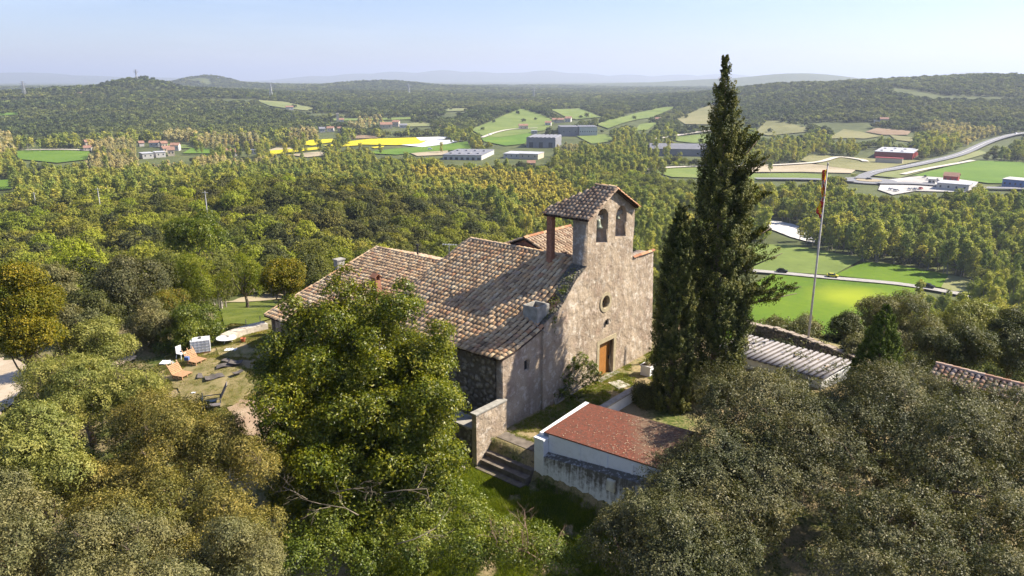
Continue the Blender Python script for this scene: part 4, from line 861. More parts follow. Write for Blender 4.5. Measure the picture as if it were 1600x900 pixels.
# ------------------------------------------------------------------ the church and the farmhouse grown onto it
UR = 9.0
def ztop(u, w_):
    za = 4.62+.433*u-.8*math.exp(-max(w_, 0)/2.2)*math.sin(math.pi*min(max(u/8.3, 0), 1))**.8; zb = 6.28-.298*(UR-u); t = float(sstep(10.9, 13.4, w_)); z = za*(1-t)+zb*t
    return z+.10*(float(fbm(np.array([u/2.2]), np.array([w_/2.2]), 8, 2)[0])-.5)*math.sin(math.pi*min(max(u/9+.1, 0), 1))
def ueave(w_): t = float(sstep(11, 13.0, w_)); return -.35*(1-t)-1.95*t
def church():
    t = thing('chapel', 'old stone chapel with a two-arched bell gable and a long tiled farmhouse roof behind', 'chapel', L(8, 8, 0))
    dep = 1.15
    out = [(3.75,-1.5),(17.3,-1.),(17.3,.2),(17.12,3),(16.95,5.6),(16.8,7.8),(15.2,7.85),(13.85,7.95),(13.85,11.5),(11.02,13.02),(8.2,11.6),(8.24,8.35),(7.6,8.0),(6.9,7.55),(6.3,7.0),(5.8,6.5),(5.4,6.2),(4.6,5.95),(3.75,5.6)]
    rng = RS(3); o2 = []
    for i, (a, b) in enumerate(out):
        o2.append((a, b)); c, d_ = out[(i+1) % len(out)]
        if b > 0 and d_ > 0 and not (8 < a < 14.2 and b > 9):
            for k in (.33, .66): o2.append((a+(c-a)*k+rng.normal()*.03, b+(d_-b)*k+rng.normal()*.03))
    holes = [arch(9.87, 9.6, 11.25, .68), arch(12.15, 9.65, 11.15, .68), circ(10.57, 5.46, .5), [(10.0, -.2), (11.8, -.2), (11.8, 2.55), (10.0, 2.55)]]
    fac = put('facade', plate([o2]+holes, lambda x, y, k: L(x, k*dep, y)), M_plas, t)
    # stone cap on the sloping shoulder
    mb = MB()
    for (a, b), (c, d_) in zip(out[11:18], out[12:19]): mb.hexa([L(a, .02, b-.1), L(a, dep+.05, b-.1), L(c, dep+.05, d_-.1), L(c, .02, d_-.1), L(a, .02, b+.05), L(a, dep+.05, b+.07), L(c, dep+.05, d_+.07), L(c, .02, d_+.05)])
    put('coping', mb.mesh(), M_moss, t)
    # masonry under the wing, left of the front
    wing = put('wing_wall', plate([[(0, -1.6), (3.8, -1.6), (3.8, 5.32), (2.6, 5.08), (1.3, 4.75), (0, 4.42)], [(2.02, 3.05), (2.55, 3.05), (2.55, 3.75), (2.02, 3.75)]], lambda x, y, k: L(x, .16+k*.5+ (3.8-x)*-.03, y)), M_plas, t)
    mb = MB(); mb.lbox(1.98, 2.6, .34, .40, 3.0, 3.8); wv = put('vent_opening', mb.mesh(), M_black, t)
    # side walls (top follows the eave)
    mb = MB()
    mb.lbox(-.02, .55, .66, 11.2, -1.6, 4.45); mb.lbox(16.3, 16.9, 1.15, 11, -1, 7.1); mb.lbox(.55, 16.3, 10.9, 11.4, -1, 4.3)
    put('side_wall', mb.mesh(), M_rub, t)
    mb = MB(); mb.lbox(-1.55, -1.0, 11.2, 21.5, -1.2, 2.95); mb.hexa([L(-1.55, 21.5, -1.2), L(-1.55, 21.0, -1.2), L(13.6, 21.0, -1.2), L(13.6, 21.5, -1.2), L(-1.55, 21.5, 2.95), L(-1.55, 21.0, 2.95), L(UR, 21.0, 6.1), L(UR, 21.5, 6.1)])
    put('farmhouse_wall', mb.mesh(), M_plas, t)
    # roof faces
    def fs(a, s): return (UR-s, a, ztop(UR-s, a)+.02)
    W_ = list(np.linspace(.35, 21.75, 70)); 
    r = sheet('roof', fs, W_, list(np.linspace(0, UR+.35, 28)), M_under, t)
    # far part reaches lower: extend eave
    def fs2(a, s): return (UR-s, a, ztop(UR-s, a)+.02)
    sheet('roof_eave', fs2, [w_ for w_ in np.linspace(12.6, 21.75, 24)], list(np.linspace(UR+.36, UR+1.95, 6)), M_under, t)
    tiles('roof_tiles', fs, (.95, 21.8), 0, M_tile, t, 11, end=lambda a: UR-ueave(a), start=lambda a: (max(0, (8.4-5.9)*(1.15-a)/.8) if a < 1.15 else 0))
    # front wing tiles come right out to the wall edge
    tiles('verge_tiles', fs, (-.05, .95), 0, M_tile, t, 12, start=lambda a: UR-3.75+.0, end=lambda a: UR+.3)
    sheet('verge_bed', fs, [-.05, .2, .4], list(np.linspace(UR-3.75, UR+.25, 8)), M_under, t)
    def back(a, s): return (UR+s, a, (8.52 if a < 10.9 else 6.28-(0))-.30*s if a < 10.9 or a > 13 else (8.52-(8.52-6.28)*(a-10.9)/2.1)-.3*s)
    tiles('back_roof_tiles', back, (.9, 21.7), 0, M_tilew, t, 13, end=lambda a: 7.7 if a < 10.9 else 4.8)
    sheet('back_roof', back, list(np.linspace(.5, 10.9, 8)), [0, 3, 7.7], M_under, t); sheet('back_roof', back, list(np.linspace(10.92, 21.7, 8)), [0, 2, 4.8], M_under, t)
    # ridge tiles
    def ridge_line(pts, nm, mat, seed, r_=.14, st=.4, to=L):
        rng = RS(seed); V = []; Q = []; Rn = []; b = 0; pts = [to(*p) for p in pts]
        for p, q in zip(pts[:-1], pts[1:]):
            n_ = max(1, int(np.linalg.norm(q-p)/st))
            for i in range(n_):
                a = p+(q-p)*(i/n_); c = p+(q-p)*((i+1.18)/n_); dd = (q-p)/np.linalg.norm(q-p); sd = np.cross(dd, [0, 0, 1]); sd /= np.linalg.norm(sd); u_ = np.cross(sd, dd); j = rng.normal()*.012
                for e, rr, lf in ((a, r_*.9, 0), (c, r_*1.1, .03)):
                    for th in np.linspace(0, math.pi, 6): V.append(e+sd*(rr*math.cos(th)+j)+u_*(rr*math.sin(th)*.8+lf))
                Q += [(b+k, b+k+1, b+7+k, b+6+k) for k in range(5)]; Rn += [rng.uniform()]*5; b += 12
        return put(nm, fast_mesh(nm, np.array(V), np.array(Q), np.array(Rn)), mat, t)
    ridge_line([(UR, w_, ztop(UR, w_)+.06) for w_ in np.linspace(1.2, 10.8, 8)], 'ridge_tiles', M_tile, 14)
    ridge_line([(UR, w_, ztop(UR, w_)+.06) for w_ in np.linspace(13.2, 21.7, 6)], 'ridge_tiles', M_tile, 15)
    ridge_line([(u, 21.78, ztop(u, 21.75)+.06) for u in np.linspace(-1.9, 9, 8)], 'verge_tiles', M_tile, 16)
    ridge_line([(u, .02, 7.85+.06) for u in (13.95, 16.75)], 'shoulder_tiles', M_tileo, 17)
    # higher block behind with its ridge across
    def b1(a, s): return (a, 6.2-s, 9.15-.40*s)
    def b2(a, s): return (a, 6.2+s, 9.15-.40*s)
    for fn, nm, sd in ((b1, 'rear_roof_tiles', 21), (b2, 'rear_roof_tiles', 22)):
        tiles(nm, fn, (9.45, 14.9), 3.3, M_tilew, t, sd, end=lambda a: 3.3); sheet('rear_roof', fn, [9.4, 12, 14.9], [0, 1.6, 3.3], M_under, t)
    ridge_line([(9.4, 6.2, 9.22), (14.9, 6.2, 9.22)], 'ridge_tiles', M_tileo, 23); ridge_line([(9.42, 6.2, 9.2), (9.42, 9.5, 7.88)], 'verge_tiles', M_tile, 24)
    put('rear_wall', plate([[(3.0, 5), (9.4, 5), (9.4, 7.78), (6.2, 9.05), (3.0, 7.78)]], lambda x, y, k: L(9.6+k*5.2, x, y)), M_brick, t)
    # roof of the bell gable
    def bl(a, s): return (11.02-s*math.cos(.478), a, 13.1-s*math.sin(.478)+.03)
    def br(a, s): return (11.02+s*math.cos(.5), a, 13.1-s*math.sin(.5)+.03)
    LL = 3.62; tiles('belfry_roof_tiles', bl, (-.28, 3.35), 0, M_tilew, t, 31, pitch=.3, start=lambda a: 0 if a < 1.25 else (a-1.25)/2.1*2.95, end=lambda a: LL)
    tiles('belfry_roof_tiles', br, (-.28, 1.3), 0, M_tileo, t, 32, end=lambda a: 3.35)
    mb = MB()
    def q3(fn, a, s, dz): return L(*fn(a, s))+np.array([0, 0, dz])
    for fn, P_ in ((bl, [(-.25, 0), (1.25, 0), (3.3, LL-.45), (3.3, LL-.05), (-.25, LL-.05)]), (br, [(-.25, 0), (1.25, 0), (1.25, 3.3), (-.25, 3.3)])):
        k = len(P_); mb.add([q3(fn, a, s, -.13) for a, s in P_]+[q3(fn, a, s, -.01) for a, s in P_], [tuple(range(k))[::-1], tuple(range(k, 2*k))]+[(i, (i+1) % k, k+(i+1) % k, k+i) for i in range(k)])
    put('belfry_roof', mb.mesh(), M_under, t); ridge_line([(11.02, -.3, 13.17), (11.02, 1.3, 13.17)], 'ridge_tiles', M_tile, 33, st=.4)
    ridge_line([(11.0, -.3, 13.1), (13.95, -.3, 11.52)], 'verge_tiles', M_tileo, 34, r_=.09); ridge_line([(11.0, -.3, 13.1), (7.9, -.3, 11.45)], 'verge_tiles', M_tilew, 35, r_=.09)
    mb = MB(); mb.lbox(8.05, 8.45, 2.75, 3.15, 6.6, 11.45); put('brick_pillar', mb.mesh(), M_brick, t)
    mb = MB(); mb.lbox(7.95, 8.55, 2.65, 3.25, 7.4, 8.15); put('pillar_base', mb.mesh(), M_conc, t)
    # bells in the arches
    for cx, s_, nm in ((9.75, .36, 'bell'), (12.15, .2, 'bell')):
        b = MB(); prof = [(.05, 0), (.35, -.04), (.5, -.2), (.56, -.7), (.72, -1.25), (1., -1.6), (.98, -1.62)]; n_ = 18; c = L(cx+.1, .36, 11.2)
        V = [c+np.array([math.cos(6.2832*k/n_)*r_*s_, math.sin(6.2832*k/n_)*r_*s_, z*s_]) for r_, z in prof for k in range(n_)]
        b.add(V, [(i*n_+k, i*n_+(k+1) % n_, (i+1)*n_+(k+1) % n_, (i+1)*n_+k) for i in range(len(prof)-1) for k in range(n_)]+[tuple(range(n_))])
        bo = put(nm, b.mesh('bell', True), M_bronze, t); y = MB(); y.lbox(cx-.64, cx+.64, .28, .46, 11.15, 11.42); put('yoke', y.mesh(), M_greybark, bo)
    # back of the arches: infill wall seen through them, door, oculus
    mb = MB(); mb.lbox(9.1, 13.2, 1.15, 1.24, 9.2, 11.9)
    fr = put('door_frame', plate([[(9.72, -.1), (12.08, -.1), (12.08, 2.86), (9.72, 2.86)], [(10.0, -.15), (11.8, -.15), (11.8, 2.55), (10.0, 2.55)]], lambda x, y, k: L(x, -.035+k*.3, max(y, -.12) if y < 0 else y)), M_frame, t)
    dm = MB()
    for i in range(9): dm.lbox(10.0+i*.2, 10.195+i*.2, .3, .36, -.15, 2.55)
    do = put('door', dm.mesh(), M_wood, t); hb = MB(); hb.lbox(11.6, 11.66, .22, .3, 1.0, 1.25); put('handle', hb.mesh(), M_black, do)
    put('oculus_frame', plate([circ(10.57, 5.46, .70), circ(10.57, 5.46, .47)], lambda x, y, k: L(x, -.05+k*.35, y)), M_frame, t)
    mb = MB(); mb.lbox(10.0, 11.15, .42, .46, 4.9, 6.0); oc = put('window_pane', mb.mesh(), M_black, t); mb = MB(); mb.lbox(10.54, 10.6, .33, .38, 4.96, 5.96); mb.lbox(10.07, 11.07, .33, .38, 5.43, 5.49); put('window_bar', mb.mesh(), M_brick, t)
    mb = MB(); mb.box(L(10.75, -.08, 4.0), (.18, .14, .3), (D, N, np.array([0, 0, 1.]))); mb.tube([L(10.75, -.05, 4.2), L(10.75, -.3, 4.28), L(10.75, -.32, 4.1)], .03, 6); put('wall_lamp', mb.mesh(), M_black, t)
    mb = MB(); mb.lbox(11.9, 12.2, -.2, .25, -.1, -.02); mb.lbox(9.7, 12.1, -.45, 0, -.1, .04); put('doorstep', mb.mesh(), M_conc, t)
    # square concrete tank beside the gable shoulder
    mb = MB(); u0, u1, w0, w1, z0, z1 = 3.55, 4.75, .35, 1.45, 5.2, 6.65
    for a in ((u0, u1, w0, w0+.1), (u0, u1, w1-.1, w1), (u0, u0+.1, w0+.1, w1-.1), (u1-.1, u1, w0+.1, w1-.1)): mb.lbox(*a, z0+.45, z1)
    mb.lbox(u0+.1, u1-.1, w0+.1, w1-.1, z0+.45, z0+.6); tk = put('chimney_box', mb.mesh(), M_conc, t); mb = MB(); mb.lbox(u0+.04, u1-.04, w0+.04, w1-.04, z0-.6, z0+.45); put('brick_base', mb.mesh(), M_brick, tk)
    mb = MB(); mb.tube([L(3.4, .9, 6.1), L(3.3, .3, 5.7), L(3.5, -.1, 5.35), L(3.9, -.15, 5.1)], .025, 6); put('cable', mb.mesh(), M_conc, t)
    # chimneys and flue on the farmhouse
    c = loc_uw(588, 452, 5.3); mb = MB(); u, w_ = c; mb.hexa([L(u-.35, w_-.4, ztop(u, w_)-.4), L(u-.35, w_+.4, ztop(u, w_)-.4), L(u+.35, w_+.4, ztop(u, w_)-.4), L(u+.35, w_-.4, ztop(u, w_)-.4), L(u-.22, w_-.25, ztop(u, w_)+1.5), L(u-.22, w_+.25, ztop(u, w_)+1.5), L(u+.22, w_+.25, ztop(u, w_)+1.5), L(u+.22, w_-.25, ztop(u, w_)+1.5)])
    ch = put('chimney', mb.mesh(), M_brick, t); mb = MB(); z = ztop(u, w_)+1.5
    for a in (-.22, .16): mb.lbox(u+a, u+a+.06, w_-.25, w_+.25, z, z+.25)
    for s_ in (-1, 1): mb.hexa([L(u, w_-.3, z+.45), L(u, w_+.3, z+.45), L(u+s_*.34, w_+.3, z+.2), L(u+s_*.34, w_-.3, z+.2), L(u, w_-.3, z+.5), L(u, w_+.3, z+.5), L(u+s_*.34, w_+.3, z+.26), L(u+s_*.34, w_-.3, z+.26)])
    put('chimney_cap', mb.mesh(), M_tileo, ch)
    u, w_ = loc_uw(530, 412, 5.6); z = ztop(u, w_); mb = MB(); mb.lbox(u-.35, u+.35, w_-.25, w_+.25, z-.3, z+.75); mb.lbox(u-.42, u+.42, w_-.32, w_+.32, z+.75, z+.85); put('chimney', mb.mesh(), M_conc, t)
    u, w_ = loc_uw(653, 405, 6.0); z = ztop(u, w_); mb = MB(); mb.tube([L(u, w_, z-.2), L(u, w_, z+.75)], .07, 8); mb.tube([L(u, w_, z+.72), L(u, w_, z+.84)], [.13, .11], 8); put('flue', mb.mesh(), M_black, t)
    # roof aerial behind the ridge
    p = at_y(702, 398, 53.5); mb = MB(); mb.tube([p-np.array([0, 0, 2.0]), p+np.array([0, 0, .85])], .03, 6); mb.tube([p+np.array([-.5, 0, .8]), p+np.array([.6, .1, .72])], .02, 5)
    for k in range(6): q = p+np.array([-.45+k*.19, k*.02, .8-k*.014]); mb.tube([q-np.array([0, .25, 0]), q+np.array([0, .25, 0])], .012, 4)
    put('aerial', mb.mesh(), plain('aluminium', (.6, .6, .6), .4, .5), t)
    # weeds on the coping
    rng = RS(4); P_ = []
    for _ in range(34):
        k = rng.uniform(); c = L(3.9+k*4, rng.uniform(.2, 1.0), 5.65+k*2.5); n_ = rng.randint(10, 34); P_.append(c+rng.normal(size=(n_, 3))*[.14, .14, .1])
    P_.append(L(4.8, .1, 5.6)+rng.normal(size=(260, 3))*[.18, .2, .35]); P_ = np.concatenate(P_)
    tag(put('wall_weeds', leaves('wall_weeds', P_, unit(rng, len(P_))+[0, 0, .6], .11, rng), LEAF['bramble']), 'green weeds rooted along the sloping shoulder of the chapel', 'weeds', kind='stuff')
def loc_uw(px, py, z): p = at_z(px, py, z); return tuple(float(q) for q in loc_of(p[0], p[1]))
church()

# ------------------------------------------------------------------ walls, shed, steps
M_shed = NT('shed_whitewash'); _a = M_shed
_s = _a.n('ShaderNodeMapping'); _s.inputs['Scale'].default_value = (2.2, 2.2, .22); _a.l(_a.obj(), _s.inputs[0]); _z = _a.n('ShaderNodeSeparateXYZ'); _a.l(_a.obj(), _z.inputs[0])
M_shed = _a.col(_a.mix(_a.ramp(_a.noise(3, 5), [(.5, 0), (.7, .3)]), (.80, .80, .80), (.55, .53, .5)), .9)
q_ = NT('stained_whitewash'); s_ = q_.n('ShaderNodeMapping'); s_.inputs['Scale'].default_value = (2.6, 2.6, .2); q_.l(q_.obj(), s_.inputs[0]); a_ = q_.noise(1.6, 6, .7, vec=s_.outputs[0]); b_ = q_.noise(5, 5, .65)
zz = q_.n('ShaderNodeSeparateXYZ'); q_.l(q_.obj(), zz.inputs[0]); hg = q_.n('ShaderNodeMapRange'); q_.l(zz.outputs[2], hg.inputs[0]); hg.inputs[1].default_value = -1.3; hg.inputs[2].default_value = .7; hg.inputs[3].default_value = -.2; hg.inputs[4].default_value = .14
M_stain = q_.col(q_.mix(q_.ramp(q_.math('ADD', q_.math('ADD', q_.math('MULTIPLY', a_, .6), q_.math('MULTIPLY', b_, .4)), hg.outputs[0]), [(.42, 0), (.62, 1)]), (.74, .75, .76), (.13, .12, .10)), .95)
q_ = NT('red_roof_coating'); n_ = q_.noise(.9, 6, .65); n2 = q_.noise(6, 5, .7)
rc = q_.mix(q_.ramp(n2, [(.38, 0), (.62, .9)]), (.20, .06, .035), (.09, .045, .03)); sx = q_.n('ShaderNodeSeparateXYZ'); q_.l(q_.obj(), sx.inputs[0])  # dark mottling puts dappled tree shade into the red colour
hx = q_.n('ShaderNodeMapRange'); q_.l(sx.outputs[0], hx.inputs[0]); hx.inputs[1].default_value = 5.4; hx.inputs[2].default_value = 7.4; hx.inputs[3].default_value = 0; hx.inputs[4].default_value = .9
rc = q_.mix(q_.ramp(q_.math('MULTIPLY', hx.outputs[0], q_.ramp(n_, [(.3, .5), (.55, 1.)])), [(.3, 0), (.7, .8)]), rc, q_.mix(q_.ramp(n2, [(.42, 0), (.6, 1)]), (.12, .07, .045), (.22, .16, .10)))
rc = q_.mix(q_.ramp(q_.noise(11, 4, .7), [(.64, 0), (.69, .9)]), rc, (.5, .46, .38)); M_red = q_.col(rc, .85); q_.bump(n2, .3, .03)
def shed():
    t = thing('garden_shed', 'low white-walled shed with a worn red flat roof beside the steps', 'shed', L(1., -7, -1.4))
    # base wall with a stained ledge, the pillar at its end, the upper wall set back
    mb = MB(); U = -1.5
    mb.hexa([L(U, -4.1, -2.4), L(-1., -4.1, -2.4), L(-1., -11, -2.4), L(U, -11, -2.4), L(U, -4.1, .38), L(-1., -4.1, .52), L(-1., -11, 1.32), L(U, -11, 1.15)]); put('base_wall', mb.mesh(), M_stain, t)
    mb = MB(); mb.lbox(U-.02, -.85, -4.12, -3.5, -2.2, 1.3); mb.lbox(U-.06, -.82, -4.16, -3.47, 1.3, 1.38); put('end_pillar', mb.mesh(), M_shed, t)
    mb = MB(); mb.hexa([L(-1.08, -4.13, .3), L(-.85, -4.13, .3), L(-.85, -11, .6), L(-1.08, -11, .6), L(-1.08, -4.13, 1.58), L(-.85, -4.13, 1.58), L(-.85, -11, 1.9), L(-1.08, -11, 1.9)]); put('upper_wall', mb.mesh(), M_shed, t)
    mb = MB(); mb.hexa([L(-.84, -3.8, -1.5), L(3.0, -3.8, -1.5), L(3.0, -4.1, -1.5), L(-.84, -4.1, -1.5), L(-.84, -3.8, 1.40), L(3.0, -3.8, 1.7), L(3.0, -4.1, 1.7), L(-.84, -4.1, 1.66)]); mb.lbox(2.85, 3.05, -11, -4.1, -1.5, 1.66); put('side_wall', mb.mesh(), M_shed, t)
    mb = MB(); Z4 = [1.64, 1.80, 2.14, 2.0]; R4 = [(-1.14, -3.86), (3.15, -3.86), (3.25, -11.1), (-1.14, -11.1)]
    mb.hexa([L(a, b, z_-.07) for (a, b), z_ in zip(R4, Z4)]+[L(a, b, z_) for (a, b), z_ in zip(R4, Z4)]); put('roof', mb.mesh(), M_red, t)
    mb = MB(); mb.hexa([L(-1.2, -3.85, 1.40), L(3.15, -3.85, 1.72), L(3.15, -3.6, 1.72), L(-1.2, -3.6, 1.40), L(-1.2, -3.85, 1.57), L(3.15, -3.85, 1.83), L(3.15, -3.6, 1.83), L(-1.2, -3.6, 1.57)]); put('verge', mb.mesh(), M_shed, t)
    for i, w_ in enumerate((-6.2, -7.9, -9.4)):
        mb = MB(); mb.lbox(-1.12, -1.08, w_, w_+.12, .7+.1*i, 1.62); put('pilaster', mb.mesh(), M_shed, t)
    mb = MB(); rng = RS(44)
    def zr(u, w_): a = (u+1.14)/4.3; b = (-w_-3.86)/7.24; return (1.64*(1-b)+2.0*b)*(1-a)+(1.80*(1-b)+2.14*b)*a
    for i in range(1, 5):
        w_ = -3.86-1.45*i; mb.hexa([L(-1.14, w_, 1.5), L(3.2, w_, 1.5), L(3.2, w_-.05, 1.5), L(-1.14, w_-.05, 1.5), L(-1.14, w_, zr(-1.14, w_)+.015), L(3.2, w_, zr(3.2, w_)+.015), L(3.2, w_-.05, zr(3.2, w_)+.015), L(-1.14, w_-.05, zr(-1.14, w_)+.015)])
    P_ = []
    for _ in range(420):
        w_ = -3.9-7*rng.beta(3, 1.6); u = rng.uniform(-1.1, 3.1); P_.append(L(u, w_, zr(u, w_)+.04))
    tag(put('leaf_litter', leaves('leaf_litter', np.array(P_), rng.normal(size=(420, 3))*.3+[0, 0, 1], .07, rng), plain('dry_leaf', (.42, .34, .22), .9)), 'dry leaves scattered over the red shed roof', 'leaf litter', kind='stuff')
    # meter box on the base wall
    c = L(-1.54, -8.45, .35); mb = MB(); mb.box(c, (.46, .2, .62), (N, D, np.array([0, 0, 1.]))); m = put('meter_box', mb.mesh(), plain('cream_plastic', (.68, .65, .52), .5), t)
    mb = MB(); mb.box(c-D*.11, (.38, .02, .54), (N, D, np.array([0, 0, 1.]))); put('lid', mb.mesh(), plain('cream_lid', (.62, .6, .5), .5), m)
shed()
def wallbox(name, lab, cat, boxes, mat, cap=None):
    t = thing(name, lab, cat, L(*boxes[0][0:1], boxes[0][2], boxes[0][4])); mb = MB()
    for b in boxes: mb.lbox(*b)
    put('masonry', mb.mesh(), mat, t)
    if cap: 
        mb = MB()
        for b in cap: mb.lbox(*b)
        put('coping', mb.mesh(), M_conc, t)
wallbox('stub_wall', 'short plastered wall joining the chapel corner at the top of the steps', 'wall', [(-2.5, .1, -.14, .2, -2, 1.95)], M_plas, [(-2.58, .1, -.2, .26, 1.95, 2.03)])
wallbox('retaining_wall', 'low grey retaining wall running from the shed towards the cypress', 'wall', [(3.8, 9.2, -3.75, -3.4, -1.2, .72)], M_shed, [(3.78, 9.2, -3.8, -3.35, .72, .82)])
wallbox('yard_wall', 'low stone-topped wall in the shade left of the stub wall', 'wall', [(-2.2, -1.2, .5, 2.6, -1.6, .8)], M_rub, [(-2.3, -1.1, .45, 2.7, .8, .9)])
def steps():
    mb = MB()
    for i in range(5): mb.lbox(-.42-.46*(i+1), .0 if i == 0 else -.42-.46*i+.02, -3.48, -.2, -1.9, .03-.30*i)
    tag(put('stone_steps', mb.mesh(), plain('worn_step', (.16, .135, .11), .95, 0, .35, 2.5)), 'worn stone steps up to the chapel yard', 'steps')
steps()
def railing():
    t = thing('railing', 'rusty iron railing leaning at the foot of the stub wall', 'railing', at_z(712, 712, -1.2)); a = at_z(694, 704, -.35); b = at_z(716, 688, -.35); mb = MB()
    mb.tube([a, b], .03, 6); put('top_rail', mb.mesh(), M_greybark, t)
    for i in range(9):
        mb = MB(); p = a+(b-a)*i/8; mb.tube([p+[0, 0, .12], p-[0, 0, 1.0]], .013, 5); put('bar', mb.mesh(), plain('rust', (.22, .1, .06), .9), t) if i == 0 else put('bar', mb.mesh(), bpy.data.materials['rust'], t)
    for k, (p0, p1) in enumerate((((696, 716, -1.1), (708, 736, -1.3)), ((706, 712, -1.1), (726, 734, -1.25)))):
        p, q = at_z(*p0), at_z(*p1); d_ = (q-p); d_ /= np.linalg.norm(d_); s_ = np.cross(d_, [0, 0, 1]); mb = MB(); mb.box((p+q)/2+[0, 0, .1], (np.linalg.norm(q-p), .14, .05), (d_, s_, np.cross(s_, d_)))
        tag(put('wooden_plank', mb.mesh(), M_greybark), ['weathered plank lying under the railing, nearer the tree', 'weathered plank lying under the railing, nearer the steps'][k], 'plank', 'planks under the railing')
railing()
# paving slab, planter
mb = MB(); q4 = [at_z(950, 598, .03), at_z(968, 594, .03), at_z(985, 602, .03), at_z(967, 608, .03)]; mb.hexa([p-[0, 0, .1] for p in q4]+[p+[0, 0, .02] for p in q4]); tag(put('paving_slab', mb.mesh(), plain('pale_stone', (.5, .46, .4), .9)), 'pale stone slab lying in the grass before the door', 'slab')
def planter():
    c = at_z(1012, 585, 0); t = thing('planter', 'square white planter with a small plant near the cypress foot', 'planter', c); mb = MB(); mb.box(c+[0, 0, .35], (.75, .75, .7), (D, N, np.array([0, 0, 1.]))); mb.box(c+[0, 0, .72], (.85, .85, .08), (D, N, np.array([0, 0, 1.]))); put('box', mb.mesh(), M_white, t)
    mb = MB(); mb.box(c+[0, 0, .765], (.68, .68, .02), (D, N, np.array([0, 0, 1.]))); put('soil', mb.mesh(), M_bark, t)
    rng = RS(6); P_ = c+[0, 0, 1.1]+rng.normal(size=(260, 3))*[.16, .16, .2]; put('plant', leaves('plant', P_, unit(rng, 260)+[0, 0, .5], .13, rng), LEAF['olive'], t)
planter()
# dry stone wall on the hill edge, corrugated roof, flagpole, tiled building
def crest_wall():
    t = thing('dry_stone_wall', 'uneven dry stone wall along the hill edge behind the corrugated roof', 'wall', at_z(1180, 520, 0)); rng = RS(8)
    line = [at_z(x, y, 1.0) for x, y in ((1150,500),(1180,508),(1210,514),(1240,523),(1262,530),(1290,541),(1320,552),(1345,562),(1380,578))]; mb = MB(); pts = []
    for a, b in zip(line[:-1], line[1:]):
        for k in range(4): pts.append(a+(b-a)*k/4)
    for a, b in zip(pts[:-1], pts[1:]):
        d_ = b-a; n_ = np.array([-d_[1], d_[0], 0]); n_ /= np.linalg.norm(n_); h = 1.0+rng.normal()*.06; w_ = .24+rng.normal()*.03
        mb.hexa([a-n_*w_-[0, 0, 2.2], b-n_*w_-[0, 0, 2.2], b+n_*w_-[0, 0, 2.2], a+n_*w_-[0, 0, 2.2], a-n_*w_+[0, 0, h-1], b-n_*w_+[0, 0, h-1+rng.normal()*.03], b+n_*w_+[0, 0, h-1], a+n_*w_+[0, 0, h-1]])
    put('masonry', mb.mesh(), M_dry, t); mb = MB()
    for a, b in zip(pts[:-1], pts[1:]):
        d_ = (b-a)/np.linalg.norm(b-a); n_ = np.cross(d_, [0, 0, 1]); c = (a+b)/2+[0, 0, .07+rng.normal()*.03]; mb.box(c, (np.linalg.norm(b-a)*.96, .5+rng.normal()*.04, .09), (d_, n_, np.array([0, 0, 1.])))
    put('coping', mb.mesh(), plain('pale_coping', (.33, .27, .21), .9, 0, .3, 4.), t)
crest_wall()
def corrugated():
    z = 1.0; A_ = at_z(1165, 523, z); B_ = at_z(1335, 566, z); C_ = at_z(1290, 588, z); Dd = at_z(1150, 546, z); t = thing('outbuilding', 'low outbuilding under a weathered corrugated sheet roof beside the flagpole', 'shed', (A_+C_)/2-[0, 0, z])
    t.location.z = 0; na = 520; V = []; Q = []
    A_ = Dd+(C_-B_)*-1.0 if False else A_
    dn = (C_-B_); dn /= np.linalg.norm(dn); ln = 4.2; al = (B_-A_); wid = np.linalg.norm(al); al /= wid
    for i in range(na+1):
        s = i/na*wid; h = .10 if math.sin(2*math.pi*s/.42) > -.25 else 0.
        for k, (r, zz_) in enumerate(((0, 0), (ln*.5, -.09), (ln, -.18))): V.append(A_+al*s+dn*r+[0, 0, h+zz_]); 
    V = np.array(V); Vb = V-[0, 0, .02]; n_ = len(V); Q = [(i*3+k, i*3+k+1, (i+1)*3+k+1, (i+1)*3+k) for i in range(na) for k in range(2)]; Q += [tuple(n_+j for j in q[::-1]) for q in Q]; Q += [(i*3+2, i*3+2+n_, i*3+5+n_, i*3+5) for i in range(na)]
    q = NT('corrugated_sheet'); c = q.mix(q.ramp(q.noise(2.5, 6, .7), [(.5, 0), (.7, .6)]), (.42, .39, .375), (.28, .25, .235)); c = q.mix(q.ramp(q.noise(1.9, 3), [(.66, 0), (.7, .8)]), c, (.55, .3, .08)); m = q.col(c, .85)
    rme = fast_mesh('roof', np.concatenate([V, Vb]), np.array(Q)); ro = put('roof', rme, [m, plain('dark_channel', (.15, .13, .115), .95)], t); rme.polygons.foreach_set('material_index', [1 if (V[q[0] % n_][2]-A_[2]+.09*(q[0] % 3)) < .05 or (V[q[3] % n_][2]-A_[2]+.09*(q[3] % 3)) < .05 else 0 for q in Q]); mb = MB()  # channel bottoms get a darker tone than the ribs
    P_ = [A_+dn*.3, B_+dn*.3, B_+dn*(ln-.25)-al*.2, A_+dn*(ln-.25)]; mb.hexa([np.array([p[0], p[1], -1.6]) for p in P_]+[np.array([p[0], p[1], .74]) for p in P_]); put('wall', mb.mesh(), M_shed, t)
corrugated()
